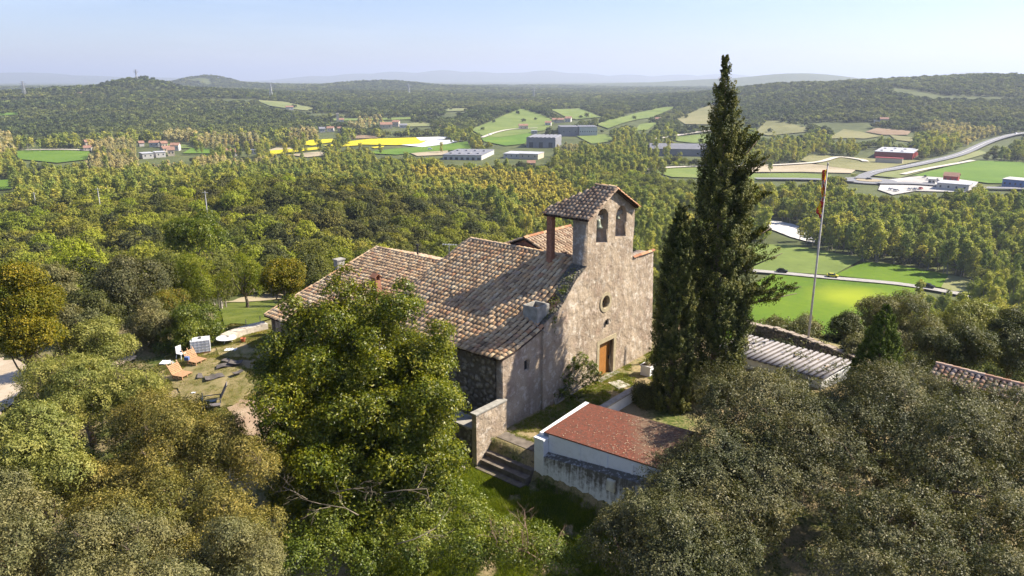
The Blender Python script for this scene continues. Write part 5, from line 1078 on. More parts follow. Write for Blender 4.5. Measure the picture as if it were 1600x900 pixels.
def flagpole():
    b = at_z(1261, 546, .2); top = at_y(1293.5, 258, b[1]+.3); b[2] = -.3; t = thing('flagpole', 'tall pale flagpole with a torn red and yellow flag at its top', 'flagpole', b); mb = MB(); mb.tube([b, (b+top)/2, top], [.085, .07, .045], 10); mb.tube([top, top+[0, 0, .18]], [.07, .05], 8); put('pole', mb.mesh('p', True), plain('weathered_pole', (.5, .46, .43), .7, 0, .2), t)
    # cloth hanging down the pole, striped
    rng = RS(2); n_, m_ = 26, 7; V = []; dirp = (top-b)/np.linalg.norm(top-b); L0 = 3.4
    for i in range(n_+1):
        s = i/n_; p = top-dirp*(.25+s*L0); wd = (.26+.1*math.sin(s*9))*(1 if s < .9 else .5)
        for j in range(m_+1):
            k = j/m_; V.append(p+np.array([-.02-wd*k+.05*math.sin(s*14+k*5), .09*math.sin(k*9+s*7), -.12*k+.08*math.sin(s*11)*k]))
    Q = np.array([(i*(m_+1)+j, i*(m_+1)+j+1, (i+1)*(m_+1)+j+1, (i+1)*(m_+1)+j) for i in range(n_) for j in range(m_)]); me = fast_mesh('flag', np.array(V), Q); 
    fo = put('flag', me, [plain('flag_red', (.6, .03, .03), .8), plain('flag_yellow', (.75, .5, .02), .8), plain('flag_pale', (.6, .55, .5), .8)], t)
    me.polygons.foreach_set('material_index', [(0 if (math.floor((i*.9+j*1.3)/2.6) % 2 == 0) else (1 if i % 9 < 6 else 2)) for i in range(n_) for j in range(m_)]); sm = fo.modifiers.new('thickness', 'SOLIDIFY'); sm.thickness = .01
flagpole()
def right_house():
    A_ = at_z(1462, 569, 2.6); B_ = at_z(1640, 614, 2.6); al = (B_-A_); wd = np.linalg.norm(al); al /= wd; dn = np.array([al[1], -al[0], 0]); t = thing('tiled_outbuilding', 'low building with a pale orange tiled roof at the right edge', 'house', (A_+B_)/2-[0, 0, 2.6])
    def fn(a, s): return (a, s, 2.6-.32*s)
    def to(a, s, z): p = A_+al*a+dn*s; p = np.array(p); p[2] = z; return p
    M_t = tilemat('pale_orange_tiles', [(0, (.45, .24, .15)), (.4, (.62, .4, .28)), (1, (.7, .54, .42))], .15)
    tiles('roof_tiles', fn, (0, wd), 1.5, M_t, t, 61, end=lambda a: 1.5, to=to); sheet('roof', fn, [0, wd], [0, 1.5], M_under, t, to=to)
    mb = MB(); P_ = [to(.1, .1, 0), to(wd, .1, 0), to(wd, 1.3, 0), to(.1, 1.3, 0)]; mb.hexa([np.array([p[0], p[1], -2]) for p in P_]+[np.array([p[0], p[1], 2.45-.32*k]) for p, k in zip(P_, (.1, .1, 1.3, 1.3))]); put('wall', mb.mesh(), M_rub, t)
    V = []; Q = []; Rn = []; rng = RS(3); b = 0
    n_ = int(wd/.45)
    for i in range(n_):
        a = A_+al*(i*.45); c = a+al*.5
        for e, r_ in ((a, .13), (c, .16)):
            for th in np.linspace(0, math.pi, 6): V.append(e+dn*(-r_*math.cos(th))+[0, 0, r_*math.sin(th)+.06])
        Q += [(b+k, b+k+1, b+7+k, b+6+k) for k in range(5)]; Rn += [rng.uniform()]*5; b += 12
    put('ridge_tiles', fast_mesh('ridge', np.array(V), np.array(Q), np.array(Rn)), M_t, t)
right_house()

# ------------------------------------------------------------------ things lying about in the yard
M_pal = plain('pallet_wood', (.42, .25, .14), .85, 0, .2, 6.)
def shrink(mb, c, k): mb.v = [tuple(c+(np.array(v)-c)*k) for v in mb.v]; return mb.mesh()
def pallet_seat(px, py, az, lab):
    c = at_z(px, py, 0); c[2] = hz(c[0], c[1]); t = thing('pallet_seat', lab, 'seat', c, 'pallet seats on the lawn'); X = np.array([math.cos(az), math.sin(az), 0]); Y = np.array([-math.sin(az), math.cos(az), 0]); Z = np.array([0, 0, 1.])
    S_ = .74; X = X*1.; mb = MB()
    for i in range(8): mb.box(c+X*(-.5+.16*i)+Z*.40, (.105, 1.35, .03), (X, Y, Z))
    for k in (-.6, 0, .6):
        mb.box(c+Y*k+Z*.355, (1.25, .1, .05), (X, Y, Z)); mb.box(c+Y*k+Z*.1, (1.25, .1, .04), (X, Y, Z))
        for i in (-.55, 0, .55): mb.box(c+Y*k+X*i+Z*.225, (.12, .1, .2), (X, Y, Z))
    put('seat', shrink(mb, c, .74), M_pal, t); mb = MB(); B_ = np.array(-X*.5+Z*.87); B_ /= np.linalg.norm(B_); Nn = np.cross(Y, B_)
    for i in range(6): mb.box(c-X*.55+Z*.38+B_*(.12+.16*i), (.12, 1.35, .03), (B_, Y, Nn))
    for k in (-.62, 0, .62): mb.box(c-X*.55+Z*.38+B_*.6+Y*k-Nn*.04, (1.25, .08, .05), (B_, Y, Nn))
    put('backrest', shrink(mb, c, .74), M_pal, t)
pallet_seat(307, 562, rad(-25), 'pallet seat nearer the white tank, back to the olive'); pallet_seat(284, 580, rad(-20), 'pallet seat further from the white tank, at the lawn edge')
def ibc():
    c = at_z(314, 545, 0); c[2] = hz(c[0], c[1]); t = thing('water_tank', 'white plastic water tank in a metal cage beyond the pallet seats', 'tank', c); a = rad(22); X = np.array([math.cos(a), math.sin(a), 0]); Y = np.array([-math.sin(a), math.cos(a), 0]); Z = np.array([0, 0, 1.]); ax = (X, Y, Z)
    mb = MB(); mb.box(c+Z*.62, (1.3, .95, .9), ax); mb.box(c+Z*1.09, (1.1, .8, .06), ax); tk = put('tank', mb.mesh(), plain('white_polythene', (.75, .77, .78), .4, 0, .05), t); mb = MB()
    mb.tube([c+Z*1.1, c+Z*1.2], .12, 12); put('cap', mb.mesh(), M_black, tk); mb = MB()
    for z in (.2, .42, .64, .86, 1.08):
        for s in (-1, 1): mb.box(c+Y*s*.5+Z*z, (1.38, .025, .025), ax); mb.box(c+X*s*.68+Z*z, (.025, 1.0, .025), ax)
    for i in range(6):
        for s in (-1, 1): mb.box(c+Y*s*.515+X*(-.66+.264*i)+Z*.64, (.025, .025, .95), ax)
    for i in range(5):
        for s in (-1, 1): mb.box(c+X*s*.695+Y*(-.48+.24*i)+Z*.64, (.025, .025, .95), ax)
    put('cage', mb.mesh(), plain('galvanised', (.7, .7, .72), .5, 0), t); mb = MB()
    for k in (-.42, 0, .42): mb.box(c+Y*k+Z*.08, (1.3, .12, .15), ax)
    put('pallet', mb.mesh(), M_pal, t)
ibc()
def white_table():
    c = at_z(354, 533, 0); c[2] = hz(c[0], c[1]); t = thing('round_table', 'round white table lying by the end of the low wall', 'table', c); mb = MB(); n_ = 28; V = [c+[.75*math.cos(6.2832*k/n_), .75*math.sin(6.2832*k/n_), .42+z] for z in (0, .05) for k in range(n_)]; mb.add(V, [tuple(range(n_))[::-1], tuple(range(n_, 2*n_))]+[(k, (k+1) % n_, n_+(k+1) % n_, n_+k) for k in range(n_)]); put('tabletop', mb.mesh(), M_white, t)
    for k in range(3):
        mb = MB(); a = k*2.09+.4; mb.tube([c+[0, 0, .42], c+[.5*math.cos(a), .5*math.sin(a), 0]], .03, 6); put('leg', mb.mesh(), M_white, t)
    mb = MB(); mb.tube([c+[.1, .1, .47], c+[.1, .1, .56]], [.12, .1], 12); put('hub', mb.mesh(), M_conc, t)
white_table()
def plastic_chair():
    c = at_z(283, 552, 0); c[2] = hz(c[0], c[1]); t = thing('garden_chair', 'overturned white plastic chair behind the pallet seats', 'chair', c); Z = np.array([0, 0, 1.]); X = np.array([.9, -.4, 0]); Y = np.array([.4, .9, 0])
    mb = MB(); mb.box(c+Z*.45, (.5, .5, .04), (X, Y, Z)); put('seat', mb.mesh(), M_white, t); mb = MB(); mb.box(c-X*.25+Z*.75, (.05, .5, .5), (X, Y, Z)); put('backrest', mb.mesh(), M_white, t)
    for a in (-1, 1):
        for b in (-1, 1):
            mb = MB(); mb.tube([c+X*.22*a+Y*.22*b+Z*.44, c+X*.28*a+Y*.28*b], .025, 6); put('leg', mb.mesh(), M_white, t)
    mb = MB(); p = at_z(292, 560, .2); mb.box(p, (.3, .25, .25)); tag(put('blue_bag', mb.mesh(), plain('blue_cloth', (.1, .16, .35), .8)), 'small blue bag on the ground between the pallet seats', 'bag')
plastic_chair()
def mats():
    rng = RS(5); mt = plain('dark_felt', (.12, .105, .095), .95, 0, .3, 5.); cs = ((326,581,1.5,.9,.3,'dark grey mat at the left end of the pile'),(340,585,1.7,.8,.5,'large dark mat in the middle of the pile, curled at one end'),(352,572,1.2,.7,.4,'dark mat lying across the upper end of the pile'),(356,566,.8,.5,-.2,'small grey folded mat on top of the pile'),(369,570,.9,.7,.1,'bluish-black sheet at the right end of the pile'),(372,585,.7,.4,.8,'small dark scrap below the pile'))
    for i, (x, y, a, b, az, lab) in enumerate(cs):
        c = at_z(x, y, 0); c[2] = hz(c[0], c[1])+.05+.05*i; n_ = 10; V = []
        for z in (0, -.04):
            for p in range(n_+1):
                for q in range(n_+1):
                    X = (p/n_-.5)*a; Y = (q/n_-.5)*b; V.append((c[0]+X*math.cos(az)-Y*math.sin(az), c[1]+X*math.sin(az)+Y*math.cos(az), c[2]+z+.05*math.sin(X*5+i)+.12*max(0, X/a)**2))
        m_ = (n_+1)**2; Q = [(p*(n_+1)+q, p*(n_+1)+q+1, (p+1)*(n_+1)+q+1, (p+1)*(n_+1)+q) for p in range(n_) for q in range(n_)]; Q += [tuple(m_+k for k in f[::-1]) for f in Q]
        tag(put('dark_mat', fast_mesh('dark_mat', np.array(V), np.array(Q)), mt), lab, 'mat', 'dark mats on the lawn')
mats()
def lounger():
    c = at_z(330, 622, -.2); c[2] = hz(c[0], c[1]); t = thing('garden_lounger', 'worn grey lounger frame with its back raised on the dry grass', 'lounger', c); Z = np.array([0, 0, 1.]); a = rad(20); X = np.array([math.cos(a), math.sin(a), 0]); Y = np.array([-math.sin(a), math.cos(a), 0])
    m = plain('dark_frame', (.05, .06, .08), .6); g = plain('grey_canvas', (.17, .15, .15), .9)
    mb = MB(); P_ = [c+X*s*.55+Y*k*.4+Z*.4 for s, k in ((-1, -1), (1, -1), (1, 1), (-1, 1))]
    for p, q in zip(P_, P_[1:]+P_[:1]): mb.tube([p, q], .03, 6)
    put('frame', mb.mesh(), m, t)
    for p in P_: mb = MB(); mb.tube([p+Z*(.25 if p is P_[0] or p is P_[3] else 0), np.array([p[0], p[1], c[2]])], .035, 6); put('leg', mb.mesh(), m, t)
    mb = MB(); B_ = X*.45+Z*.89; mb.box(c+X*.62+Z*.42+B_*.45, (.95, .78, .05), (B_, Y, np.cross(Y, B_))); put('backrest', mb.mesh(), g, t)
    mb = MB(); mb.box(c-Y*.62+Z*.12, (1.1, .45, .05), (X, Y, Z)); put('cushion', mb.mesh(), g, t); mb = MB(); mb.box(c+Z*.16+X*.1, (.35, .2, .1), (X, Y, Z)); tag(put('cloth_bundle', mb.mesh(), plain('pale_blue_cloth', (.3, .4, .5), .9)), 'pale blue cloth bundle inside the lounger frame', 'cloth')
lounger()
def bits():
    c = at_z(380, 533, 0); c[2] = hz(c[0], c[1]); n_ = 14; prof = [(.12, 0), (.2, .3), (.22, .3), (.22, .34), (.17, .34), (.1, .05)]; mb = MB(); V = [c+[r*math.cos(6.2832*k/n_), r*math.sin(6.2832*k/n_), z] for r, z in prof for k in range(n_)]; mb.add(V, [(i*n_+k, i*n_+(k+1) % n_, (i+1)*n_+(k+1) % n_, (i+1)*n_+k) for i in range(len(prof)-1) for k in range(n_)]+[tuple(range(n_))]); tag(put('flower_pot', mb.mesh(), plain('terracotta', (.45, .14, .07), .9)), 'red terracotta pot beside the white round table', 'pot')
    for i, (x, y, s, lab) in enumerate(((361, 546, .55, 'crumpled white sheet below the white round table'), (262, 556, .7, 'scrap of white sheeting left of the overturned chair'), (301, 603, .18, 'tiny white scrap in the middle of the dry lawn'))):
        c = at_z(x, y, .03); c[2] = hz(c[0], c[1])+.03; rng = RS(i+70); n_ = 8; V = [(c[0]+(p/n_-.5)*s*1.6, c[1]+(q/n_-.5)*s, c[2]+rng.uniform(0, .12)+z) for z in (0, -.015) for p in range(n_+1) for q in range(n_+1)]; m_ = (n_+1)**2; Q = [(p*(n_+1)+q, p*(n_+1)+q+1, (p+1)*(n_+1)+q+1, (p+1)*(n_+1)+q) for p in range(n_) for q in range(n_)]; Q += [tuple(m_+k for k in f[::-1]) for f in Q]
        tag(put('white_sheet', fast_mesh('white_sheet', np.array(V), np.array(Q)), M_white), lab, 'sheet', 'white scraps on the lawn')
    line = [at_z(x, y, .1) for x, y in ((352,528),(365,522),(380,517),(398,512),(415,508))]; t = thing('low_kerb_wall', 'low pale wall edging the lawn by the farmhouse corner', 'wall', line[0]); mb = MB()
    for a, b in zip(line[:-1], line[1:]): d_ = (b-a)/np.linalg.norm(b-a); mb.box((a+b)/2, (np.linalg.norm(b-a)*1.02, .9, .5), (d_, np.cross(d_, [0, 0, 1]), np.array([0, 0, 1.])))
    put('masonry', mb.mesh(), plain('pale_render', (.5, .44, .36), .9), t)
    for i, (x, y, lab) in enumerate(((385, 512, 'thin metal post on the low pale wall, nearer the round table'), (407, 506, 'thin metal post on the low pale wall, nearer the farmhouse'))):
        p = at_z(x, y, .2); mb = MB(); mb.tube([p, p+[0, 0, .7]], .03, 6); tag(put('metal_post', mb.mesh(), M_conc), lab, 'post', 'posts on the low wall')
bits()
# dirt, sand and grass patches in the yard
M_dirt = field_mat('packed_dirt', [(.30, .2, .13), (.42, .30, .2), (.5, .38, .27)], .8); M_sand = field_mat('sandy_path', [(.42, .33, .22), (.52, .42, .3), (.6, .5, .38)], .6)
def wob(name, px, mat, off, seed):
    W_ = np.array([ground(a, b)[:2] for a, b in px]); out = []; rng = RS(seed)
    for i in range(len(W_)):
        a, b = W_[i], W_[(i+1) % len(W_)]
        for k in range(5): out.append(a+(b-a)*k/5+rng.normal(size=2)*.09*np.linalg.norm(b-a)**.5)
    return drape(name, out, mat, 1.0, off)
wob('dirt_patch', [(352,640),(380,622),(440,640),(470,680),(430,700),(380,680)], M_dirt, .08, 1)
wob('sandy_path', [(-60,560),(0,563),(40,566),(60,580),(30,620),(0,650),(-80,680)], M_sand, .12, 2)
wob('sandy_path', [(170,560),(210,548),(215,560),(180,578)], M_sand, .12, 3)
M_dryg = field_mat('dry_turf', [(.16, .15, .05), (.27, .22, .10), (.36, .28, .15)], .9)
wob('dry_turf', [(262,592),(290,575),(330,560),(352,568),(385,590),(400,612),(372,632),(330,640),(285,625)], M_dryg, .07, 9)
wob('dry_turf', [(335,545),(365,540),(400,548),(392,560),(350,558)], M_dryg, .07, 10)
M_lawn = field_mat('lawn_grass', [(.06, .08, .01), (.10, .125, .014), (.16, .17, .03)], .5)
wob('lawn', [(335,480),(372,472),(430,466),(440,490),(400,510),(350,508)], M_lawn, .14, 4)
wob('dry_bank', [(345,474),(400,462),(440,458),(440,468),(380,474)], FM['tan'], .25, 5)
0 and wob('lawn', [(700,735),(745,722),(790,735),(860,775),(930,810),(960,860),(900,880),(760,800)], M_lawn, .04, 6)

# grass blades and clumps (nobody could count it)
def tuft_mesh(name, seed, n, h, mat, spread=.07):
    rng = RS(seed); V = []; Q = []
    for i in range(n):
        a = rng.uniform(0, 6.28); p = np.array([rng.normal()*spread, rng.normal()*spread, 0]); d_ = np.array([math.cos(a), math.sin(a), 0]); s_ = np.array([-d_[1], d_[0], 0])*.006*rng.uniform(.8, 1.8); hh = h*rng.uniform(.5, 1.2); ln = rng.uniform(.2, .8)*hh
        V += [p-s_, p+s_, p+d_*ln+[0, 0, hh]+s_*.2, p+d_*ln+[0, 0, hh]-s_*.2]; Q.append([4*i+k for k in range(4)])
    me = fast_mesh(name, np.array(V), np.array(Q), rng.uniform(0, 1, n)); me.materials.append(mat); return me
G1 = foliage('grass_blades', [(.08, .12, .01), (.15, .20, .015), (.27, .29, .035)], .35, .6, noise_scale=.5); G2 = foliage('dry_grass_blades', [(.14, .15, .035), (.27, .23, .08), (.4, .33, .17)], .25, .7, noise_scale=.5)
TM = [tuft_mesh('grass_tuft', 900+i, 22, .16, G1) for i in range(3)]; TD = [tuft_mesh('dry_grass_tuft', 910+i, 20, .12, G2) for i in range(3)]
def grass(name, poly_px, z0, n, meshes, seed, s=(.7, 1.4), lab=''):
    P_ = np.array([at_z(a, b, z0)[:2] for a, b in poly_px]); rng = RS(seed); lo = P_.min(0); hi = P_.max(0); q = rng.uniform(lo, hi, (n*3, 2)); q = q[in_poly(P_, q[:, 0], q[:, 1])][:n]
    q = q[fbm(q[:, 0]*.9, q[:, 1]*.9, seed, 2) > .34]; u, w_ = loc_of(q[:, 0], q[:, 1]); q = q[~((u > -3) & (u < 18) & (w_ > -.05) & (w_ < 22) | (u > -2.7) & (u < -.1) & (w_ < -.2) & (w_ > -3.6) & (u > -2.3) | (u > -1.6) & (u < 3.8) & (w_ < -3.4))]
    sc_ = rng.uniform(*s, len(q)); gn_scatter(name, q[:, 0], q[:, 1], height(q[:, 0], q[:, 1]), np.stack([sc_]*3, 1), meshes, rng, lab, 'grass')
grass('grass', [(560,740),(700,690),(750,715),(790,740),(860,760),(960,800),(1010,905),(560,905)], -1.8, 16000, TM, 1, (.7, 1.6), 'long sunlit green grass below the white shed wall')
grass('grass', [(835,748),(960,795),(930,870),(700,770),(745,725)], -1.4, 9000, TM, 8, (.6, 1.3), 'shaded grass at the foot of the stained shed wall')
grass('grass', [(770,690),(850,630),(935,595),(1020,548),(1060,580),(990,620),(930,635),(830,705)], 0, 9000, TM+TD, 2, (.4, .9), 'short grass in front of the chapel wall')
grass('grass', [(170,600),(240,560),(330,500),(420,500),(440,560),(470,700),(380,700),(250,680)], 0, 34000, TD+TD+TM[:1], 3, (.4, 1.0), 'dry patchy grass of the yard around the pallet seats')
grass('grass', [(335,480),(430,462),(445,500),(340,515)], -.8, 3500, TM, 4, (.5, 1.1), 'green grass strip beyond the low pale wall')
grass('grass', [(1160,510),(1300,540),(1400,590),(1350,590),(1160,540)], 0, 4000, TM+TD, 5, (.6, 1.3), 'rough grass strip along the dry stone wall')
# scrub under and between the yard trees
def scrub():
    rng = RS(17); zones = [([(-60,665),(60,650),(80,590),(160,590),(260,640),(200,720),(420,900),(-60,900)], -3, 200), ([(60,470),(330,430),(330,510),(240,535),(160,540),(60,545),(0,540)], -3, 160), ([(1180,490),(1640,600),(1640,900),(1000,900),(1100,640)], -2, 260), ([(420,880),(420,700),(700,740),(900,905)], -3, 60)]
    P_ = []; NN = []; RR = []
    for poly, z0, n in zones:
        W_ = np.array([at_z(a, b, z0)[:2] for a, b in poly]); q = rng.uniform(W_.min(0), W_.max(0), (n*4, 2)); q = q[in_poly(W_, q[:, 0], q[:, 1])][:n]; u, w_ = loc_of(q[:, 0], q[:, 1]); q = q[~((u > -8) & (u < 10) & (w_ > -11) & (w_ < 32))]
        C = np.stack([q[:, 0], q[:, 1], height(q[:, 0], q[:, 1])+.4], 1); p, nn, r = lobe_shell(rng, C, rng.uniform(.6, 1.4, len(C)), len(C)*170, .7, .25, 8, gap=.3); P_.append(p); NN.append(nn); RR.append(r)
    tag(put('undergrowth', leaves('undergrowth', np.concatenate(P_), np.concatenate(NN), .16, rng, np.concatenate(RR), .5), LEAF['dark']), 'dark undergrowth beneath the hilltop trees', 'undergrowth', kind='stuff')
scrub()

# ------------------------------------------------------------------ valley: buildings, cars, pylons, posts
M_w = plain('white_render', (.5, .48, .45), .8, 0, .06); M_cr = plain('cream_render', (.55, .47, .36), .9, 0, .1); M_rt = plain('red_tiles_far', (.30, .17, .12), .9, 0, .2, .5); M_gr = plain('grey_sheet_roof', (.22, .22, .24), .6, 0, .1, .2); M_lg = plain('light_roof', (.45, .45, .47), .6, 0, .08, .2); M_dk = plain('dark_glazing', (.05, .06, .07), .3); M_rd = plain('red_cladding', (.3, .04, .035), .6, 0, .05); M_blu = plain('blue_cladding', (.12, .2, .4), .6, 0, .05)
def building(px, py, wpx, dep, h, rot, roof, wm, rm, name, lab, cat, grp=None, wins=4, bands=0, x2=None):
    g = ground(px, py); zc = proj(g[0], g[1], g[2])[2]; W_ = wpx/F*zc; t = thing(name, lab, cat, g, grp); a = rad(rot)+math.atan2(g[1], g[0])-math.pi/2; X = np.array([math.cos(a), math.sin(a), 0]); Y = np.array([-math.sin(a), math.cos(a), 0]); Z = np.array([0, 0, 1.]); ax = (X, Y, Z); c = g+Y*dep/2
    mb = MB()
    if roof == 'gable':
        rh = dep*.22; mb.box(c+Z*(h/2-1), (W_, dep, h+2), ax)
        for s in (-1, 1): mb.add([c+X*s*W_/2-Y*dep/2+Z*h, c+X*s*W_/2+Y*dep/2+Z*h, c+X*s*W_/2+Z*(h+rh), c+X*s*(W_/2-.2)-Y*dep/2+Z*h, c+X*s*(W_/2-.2)+Y*dep/2+Z*h, c+X*s*(W_/2-.2)+Z*(h+rh)], [(0,1,2),(3,5,4),(0,3,4,1),(1,4,5,2),(2,5,3,0)])
        put('wall', mb.mesh(), wm, t); mb = MB(); e = .5; k = dep/2+e
        for s in (-1, 1):
            P_ = [c-X*(W_/2+e)+Z*(h+rh+.05), c+X*(W_/2+e)+Z*(h+rh+.05), c+X*(W_/2+e)+Y*s*k+Z*(h-e*.4+.05), c-X*(W_/2+e)+Y*s*k+Z*(h-e*.4+.05)]; mb.hexa(P_+[p+Z*.25 for p in P_])
        put('roof', mb.mesh(), rm, t)
    elif roof == 'vault':
        nb = bands or 5
        mb.box(c+Z*(h/2-1), (W_, dep, h+2), ax); put('wall', mb.mesh(), wm, t); mb = MB()
        for i in range(nb):
            w0 = W_/nb; cc = c+X*(-W_/2+w0*(i+.5))+Z*h; V = []; n_ = 6
            for s in (-1, 1):
                for j in range(n_+1): th = math.pi*j/n_; V.append(cc+Y*s*(dep/2+.3)+X*math.cos(th)*w0*.5+Z*math.sin(th)*w0*.16)
            mb.add(V, [(j, j+1, n_+2+j, n_+1+j) for j in range(n_)]+[tuple(range(n_+1)), tuple(range(n_+1, 2*n_+2))[::-1]])
        put('roof', mb.mesh(), rm, t)
    else:
        mb.box(c+Z*(h/2-1), (W_, dep, h+2), ax); put('wall', mb.mesh(), wm, t); mb = MB(); mb.box(c+Z*(h+.2), (W_+.8, dep+.8, .4), ax); rf = put('roof', mb.mesh(), rm, t)
        if W_ > 30:
            for i in range(int(W_/9)):
                for j in (-.25, .2):
                    mb = MB(); mb.box(c+X*(-W_/2+5+9*i)+Y*dep*j+Z*(h+.9), (2.2, dep*.16, .9), ax); put('skylight', mb.mesh(), rm, rf)
    for i in range(wins):
        x = -W_/2+W_*(i+.5)/wins; ww = min(W_/wins*.5, 4.5 if W_ > 25 else 1.1); hh = h*.55 if W_ > 25 else 1.4
        mb = MB(); mb.box(c+X*x-Y*(dep/2+.03)+Z*(hh/2+(.0 if W_ > 25 else h*.45)), (ww, .12, hh), ax); put('loading_door' if W_ > 25 else 'window', mb.mesh(), M_dk, t)
    return t
building(722,250,62,60,4.5,-14,'flat',M_w,M_gr,'factory','long white factory with a grey roof at the left of the estate','factory',None,7)
building(803,248,34,26,4.5,-16,'flat',M_w,M_lg,'factory','low white factory block right of the long one','factory',None,4)
building(826,249,30,22,5,-16,'flat',M_cr,M_lg,'factory','cream depot in front of the grey vaulted hall','factory',None,3)
building(845,231,46,45,11,-10,'vault',M_gr,M_gr,'warehouse','grey hall with a ridged roof and light front','warehouse',None,3,7)
building(890,213,28,30,12,8,'flat',M_gr,M_gr,'warehouse','dark grey hall beside the ribbed hall on the rise','warehouse',None,3)
building(919,213,28,34,12,6,'vault',M_lg,M_gr,'warehouse','ribbed grey hall with rows of buttresses on the rise','warehouse',None,8,8)
building(1062,244,92,20,7,4,'gable',M_gr,M_gr,'warehouse','very long low grey warehouse behind the tall cypress','warehouse',None,0)
building(1395,248,54,55,6,-6,'flat',M_rd,M_lg,'warehouse','hall with a white roof and red walls by the main road','warehouse',None,0)
building(1388,256,38,6,5,-4,'flat',M_cr,M_rd,'warehouse','narrow cream annex with a red edge before the white-roofed hall','warehouse',None,0)
building(1487,299,44,18,5,-8,'flat',M_w,M_lg,'store','white flat-roofed building beside the car park','building',None,4)
building(1484,286,20,10,5,-6,'gable',M_rd,M_rt,'house','red-brown house behind the car park','house',None,3)
building(1585,295,36,16,6,-14,'flat',M_blu,M_w,'store','blue-fronted hall with a white roof near the right edge','building',None,5)
building(1022,251,5,4,9,0,'flat',M_w,M_w,'silo','small white tower in front of the long warehouse','tower',None,0)
HS = [(141,232,11,10,7,10,'g',M_cr,M_rt,'pinkish house at the foot of the left hill'),(137,237,10,9,4,-5,'g',M_w,M_rt,'low house by the far left green field'),(222,229,7,9,4,10,'g',M_w,M_rt,'small white house left of the village cluster'),(241,230,14,9,5,-10,'g',M_w,M_rt,'white house with a red roof in the village row'),(258,231,9,10,5,15,'g',M_cr,M_rt,'cream house ending the village row'),(273,236,12,10,6,-15,'g',M_w,M_rt,'bright white house right of the village row'),
 (232,248,16,14,5,12,'f',M_w,M_lg,'long white farm shed below the village row'),(252,246,14,12,5,12,'f',M_w,M_lg,'white farm shed beside the long one'),(268,244,10,12,6,0,'g',M_cr,M_rt,'tan house at the end of the white sheds'),(262,238,12,10,4,20,'g',M_cr,M_rt,'low house between the village row and the sheds'),(365,244,20,14,4,8,'g',M_w,M_rt,'low barn beyond the tan poplars'),(396,241,9,10,4,-8,'f',M_w,M_lg,'white shed right of the low barn'),
 (504,207,9,10,5,5,'g',M_w,M_gr,'white house with a grey roof by the poplars'),(516,206,10,10,5,-8,'g',M_w,M_rt,'white house with a red roof by the poplars'),(531,206,6,8,5,0,'g',M_cr,M_rt,'small tan house ending the three by the poplars'),(604,201,18,14,6,6,'g',M_cr,M_rt,'large farm with pale walls above the rapeseed'),(618,198,10,12,7,-12,'g',M_cr,M_rt,'taller farmhouse beside the large farm'),(630,200,12,10,4,0,'g',M_w,M_gr,'grey-roofed annex of the large farm'),(683,203,12,10,4,4,'g',M_cr,M_rt,'low house near the edge of the dark trees'),
 (453,172,11,10,6,5,'g',M_w,M_rt,'lone white house in the hillside clearing'),(375,170,12,10,4,0,'f',M_w,M_lg,'flat white house on the wooded slope'),(125,150,6,10,5,0,'g',M_rt,M_rt,'lone red-roofed house high on the left hill'),(406,140,8,12,6,0,'f',M_w,M_w,'far white house at the left of the hilltop village'),(421,139,8,12,7,0,'f',M_w,M_w,'far white house in the hilltop village'),(449,141,5,12,7,0,'f',M_w,M_w,'far white house ending the hilltop village'),(467,142,3,12,8,0,'f',M_w,M_w,'tiny far white house alone on the ridge'),
 (528,190,4,6,13,0,'f',M_cr,M_cr,'slim pale tower in the wooded valley'),(534,192,7,10,5,0,'g',M_w,M_rt,'house beside the slim pale tower'),(818,203,14,10,6,4,'g',M_cr,M_rt,'farm on the left of the green rise'),(856,197,9,10,5,-8,'g',M_w,M_rt,'white cottage below the hill farm'),(872,192,18,10,5,5,'g',M_cr,M_rt,'long red-roofed hill farm'),(887,191,9,12,6,-10,'g',M_w,M_rt,'white end house of the hill farm'),(835,209,9,8,4,5,'f',M_w,M_lg,'small shed below the hill farm'),(819,160,8,10,5,0,'g',M_w,M_rt,'far house among the dark woods'),(1028,191,8,10,5,0,'g',M_w,M_rt,'house in the copse on the right pasture'),
 (1372,194,13,10,5,0,'f',M_w,M_gr,'pale farm wing above the ploughed field'),(1381,194,12,10,7,5,'g',M_cr,M_rt,'brown farmhouse above the ploughed field'),(830,262,12,8,4,0,'g',M_cr,M_rt,'low red-roofed house among the valley trees'),(1335,238,10,10,4,0,'f',M_w,M_lg,'pale shed left of the white-roofed hall'),(1455,289,10,8,4,0,'f',M_w,M_w,'white kiosk in the car park'),(1122,122,4,10,6,0,'f',M_cr,M_cr,'far hilltop tower beside the cypress tip'),(1126,123,8,14,4,0,'g',M_cr,M_rt,'far hilltop house beside the cypress tip')]
for (x, y, wp, d_, h, r, rf, wm, rm, lab) in HS: building(x, y, wp, d_, h, r, 'gable' if rf == 'g' else 'flat', wm, rm, 'slim_tower' if 'tower' in lab else 'house', lab, 'tower' if 'tower' in lab else 'house', 'houses in the valley', 2 if wp > 8 else 0)
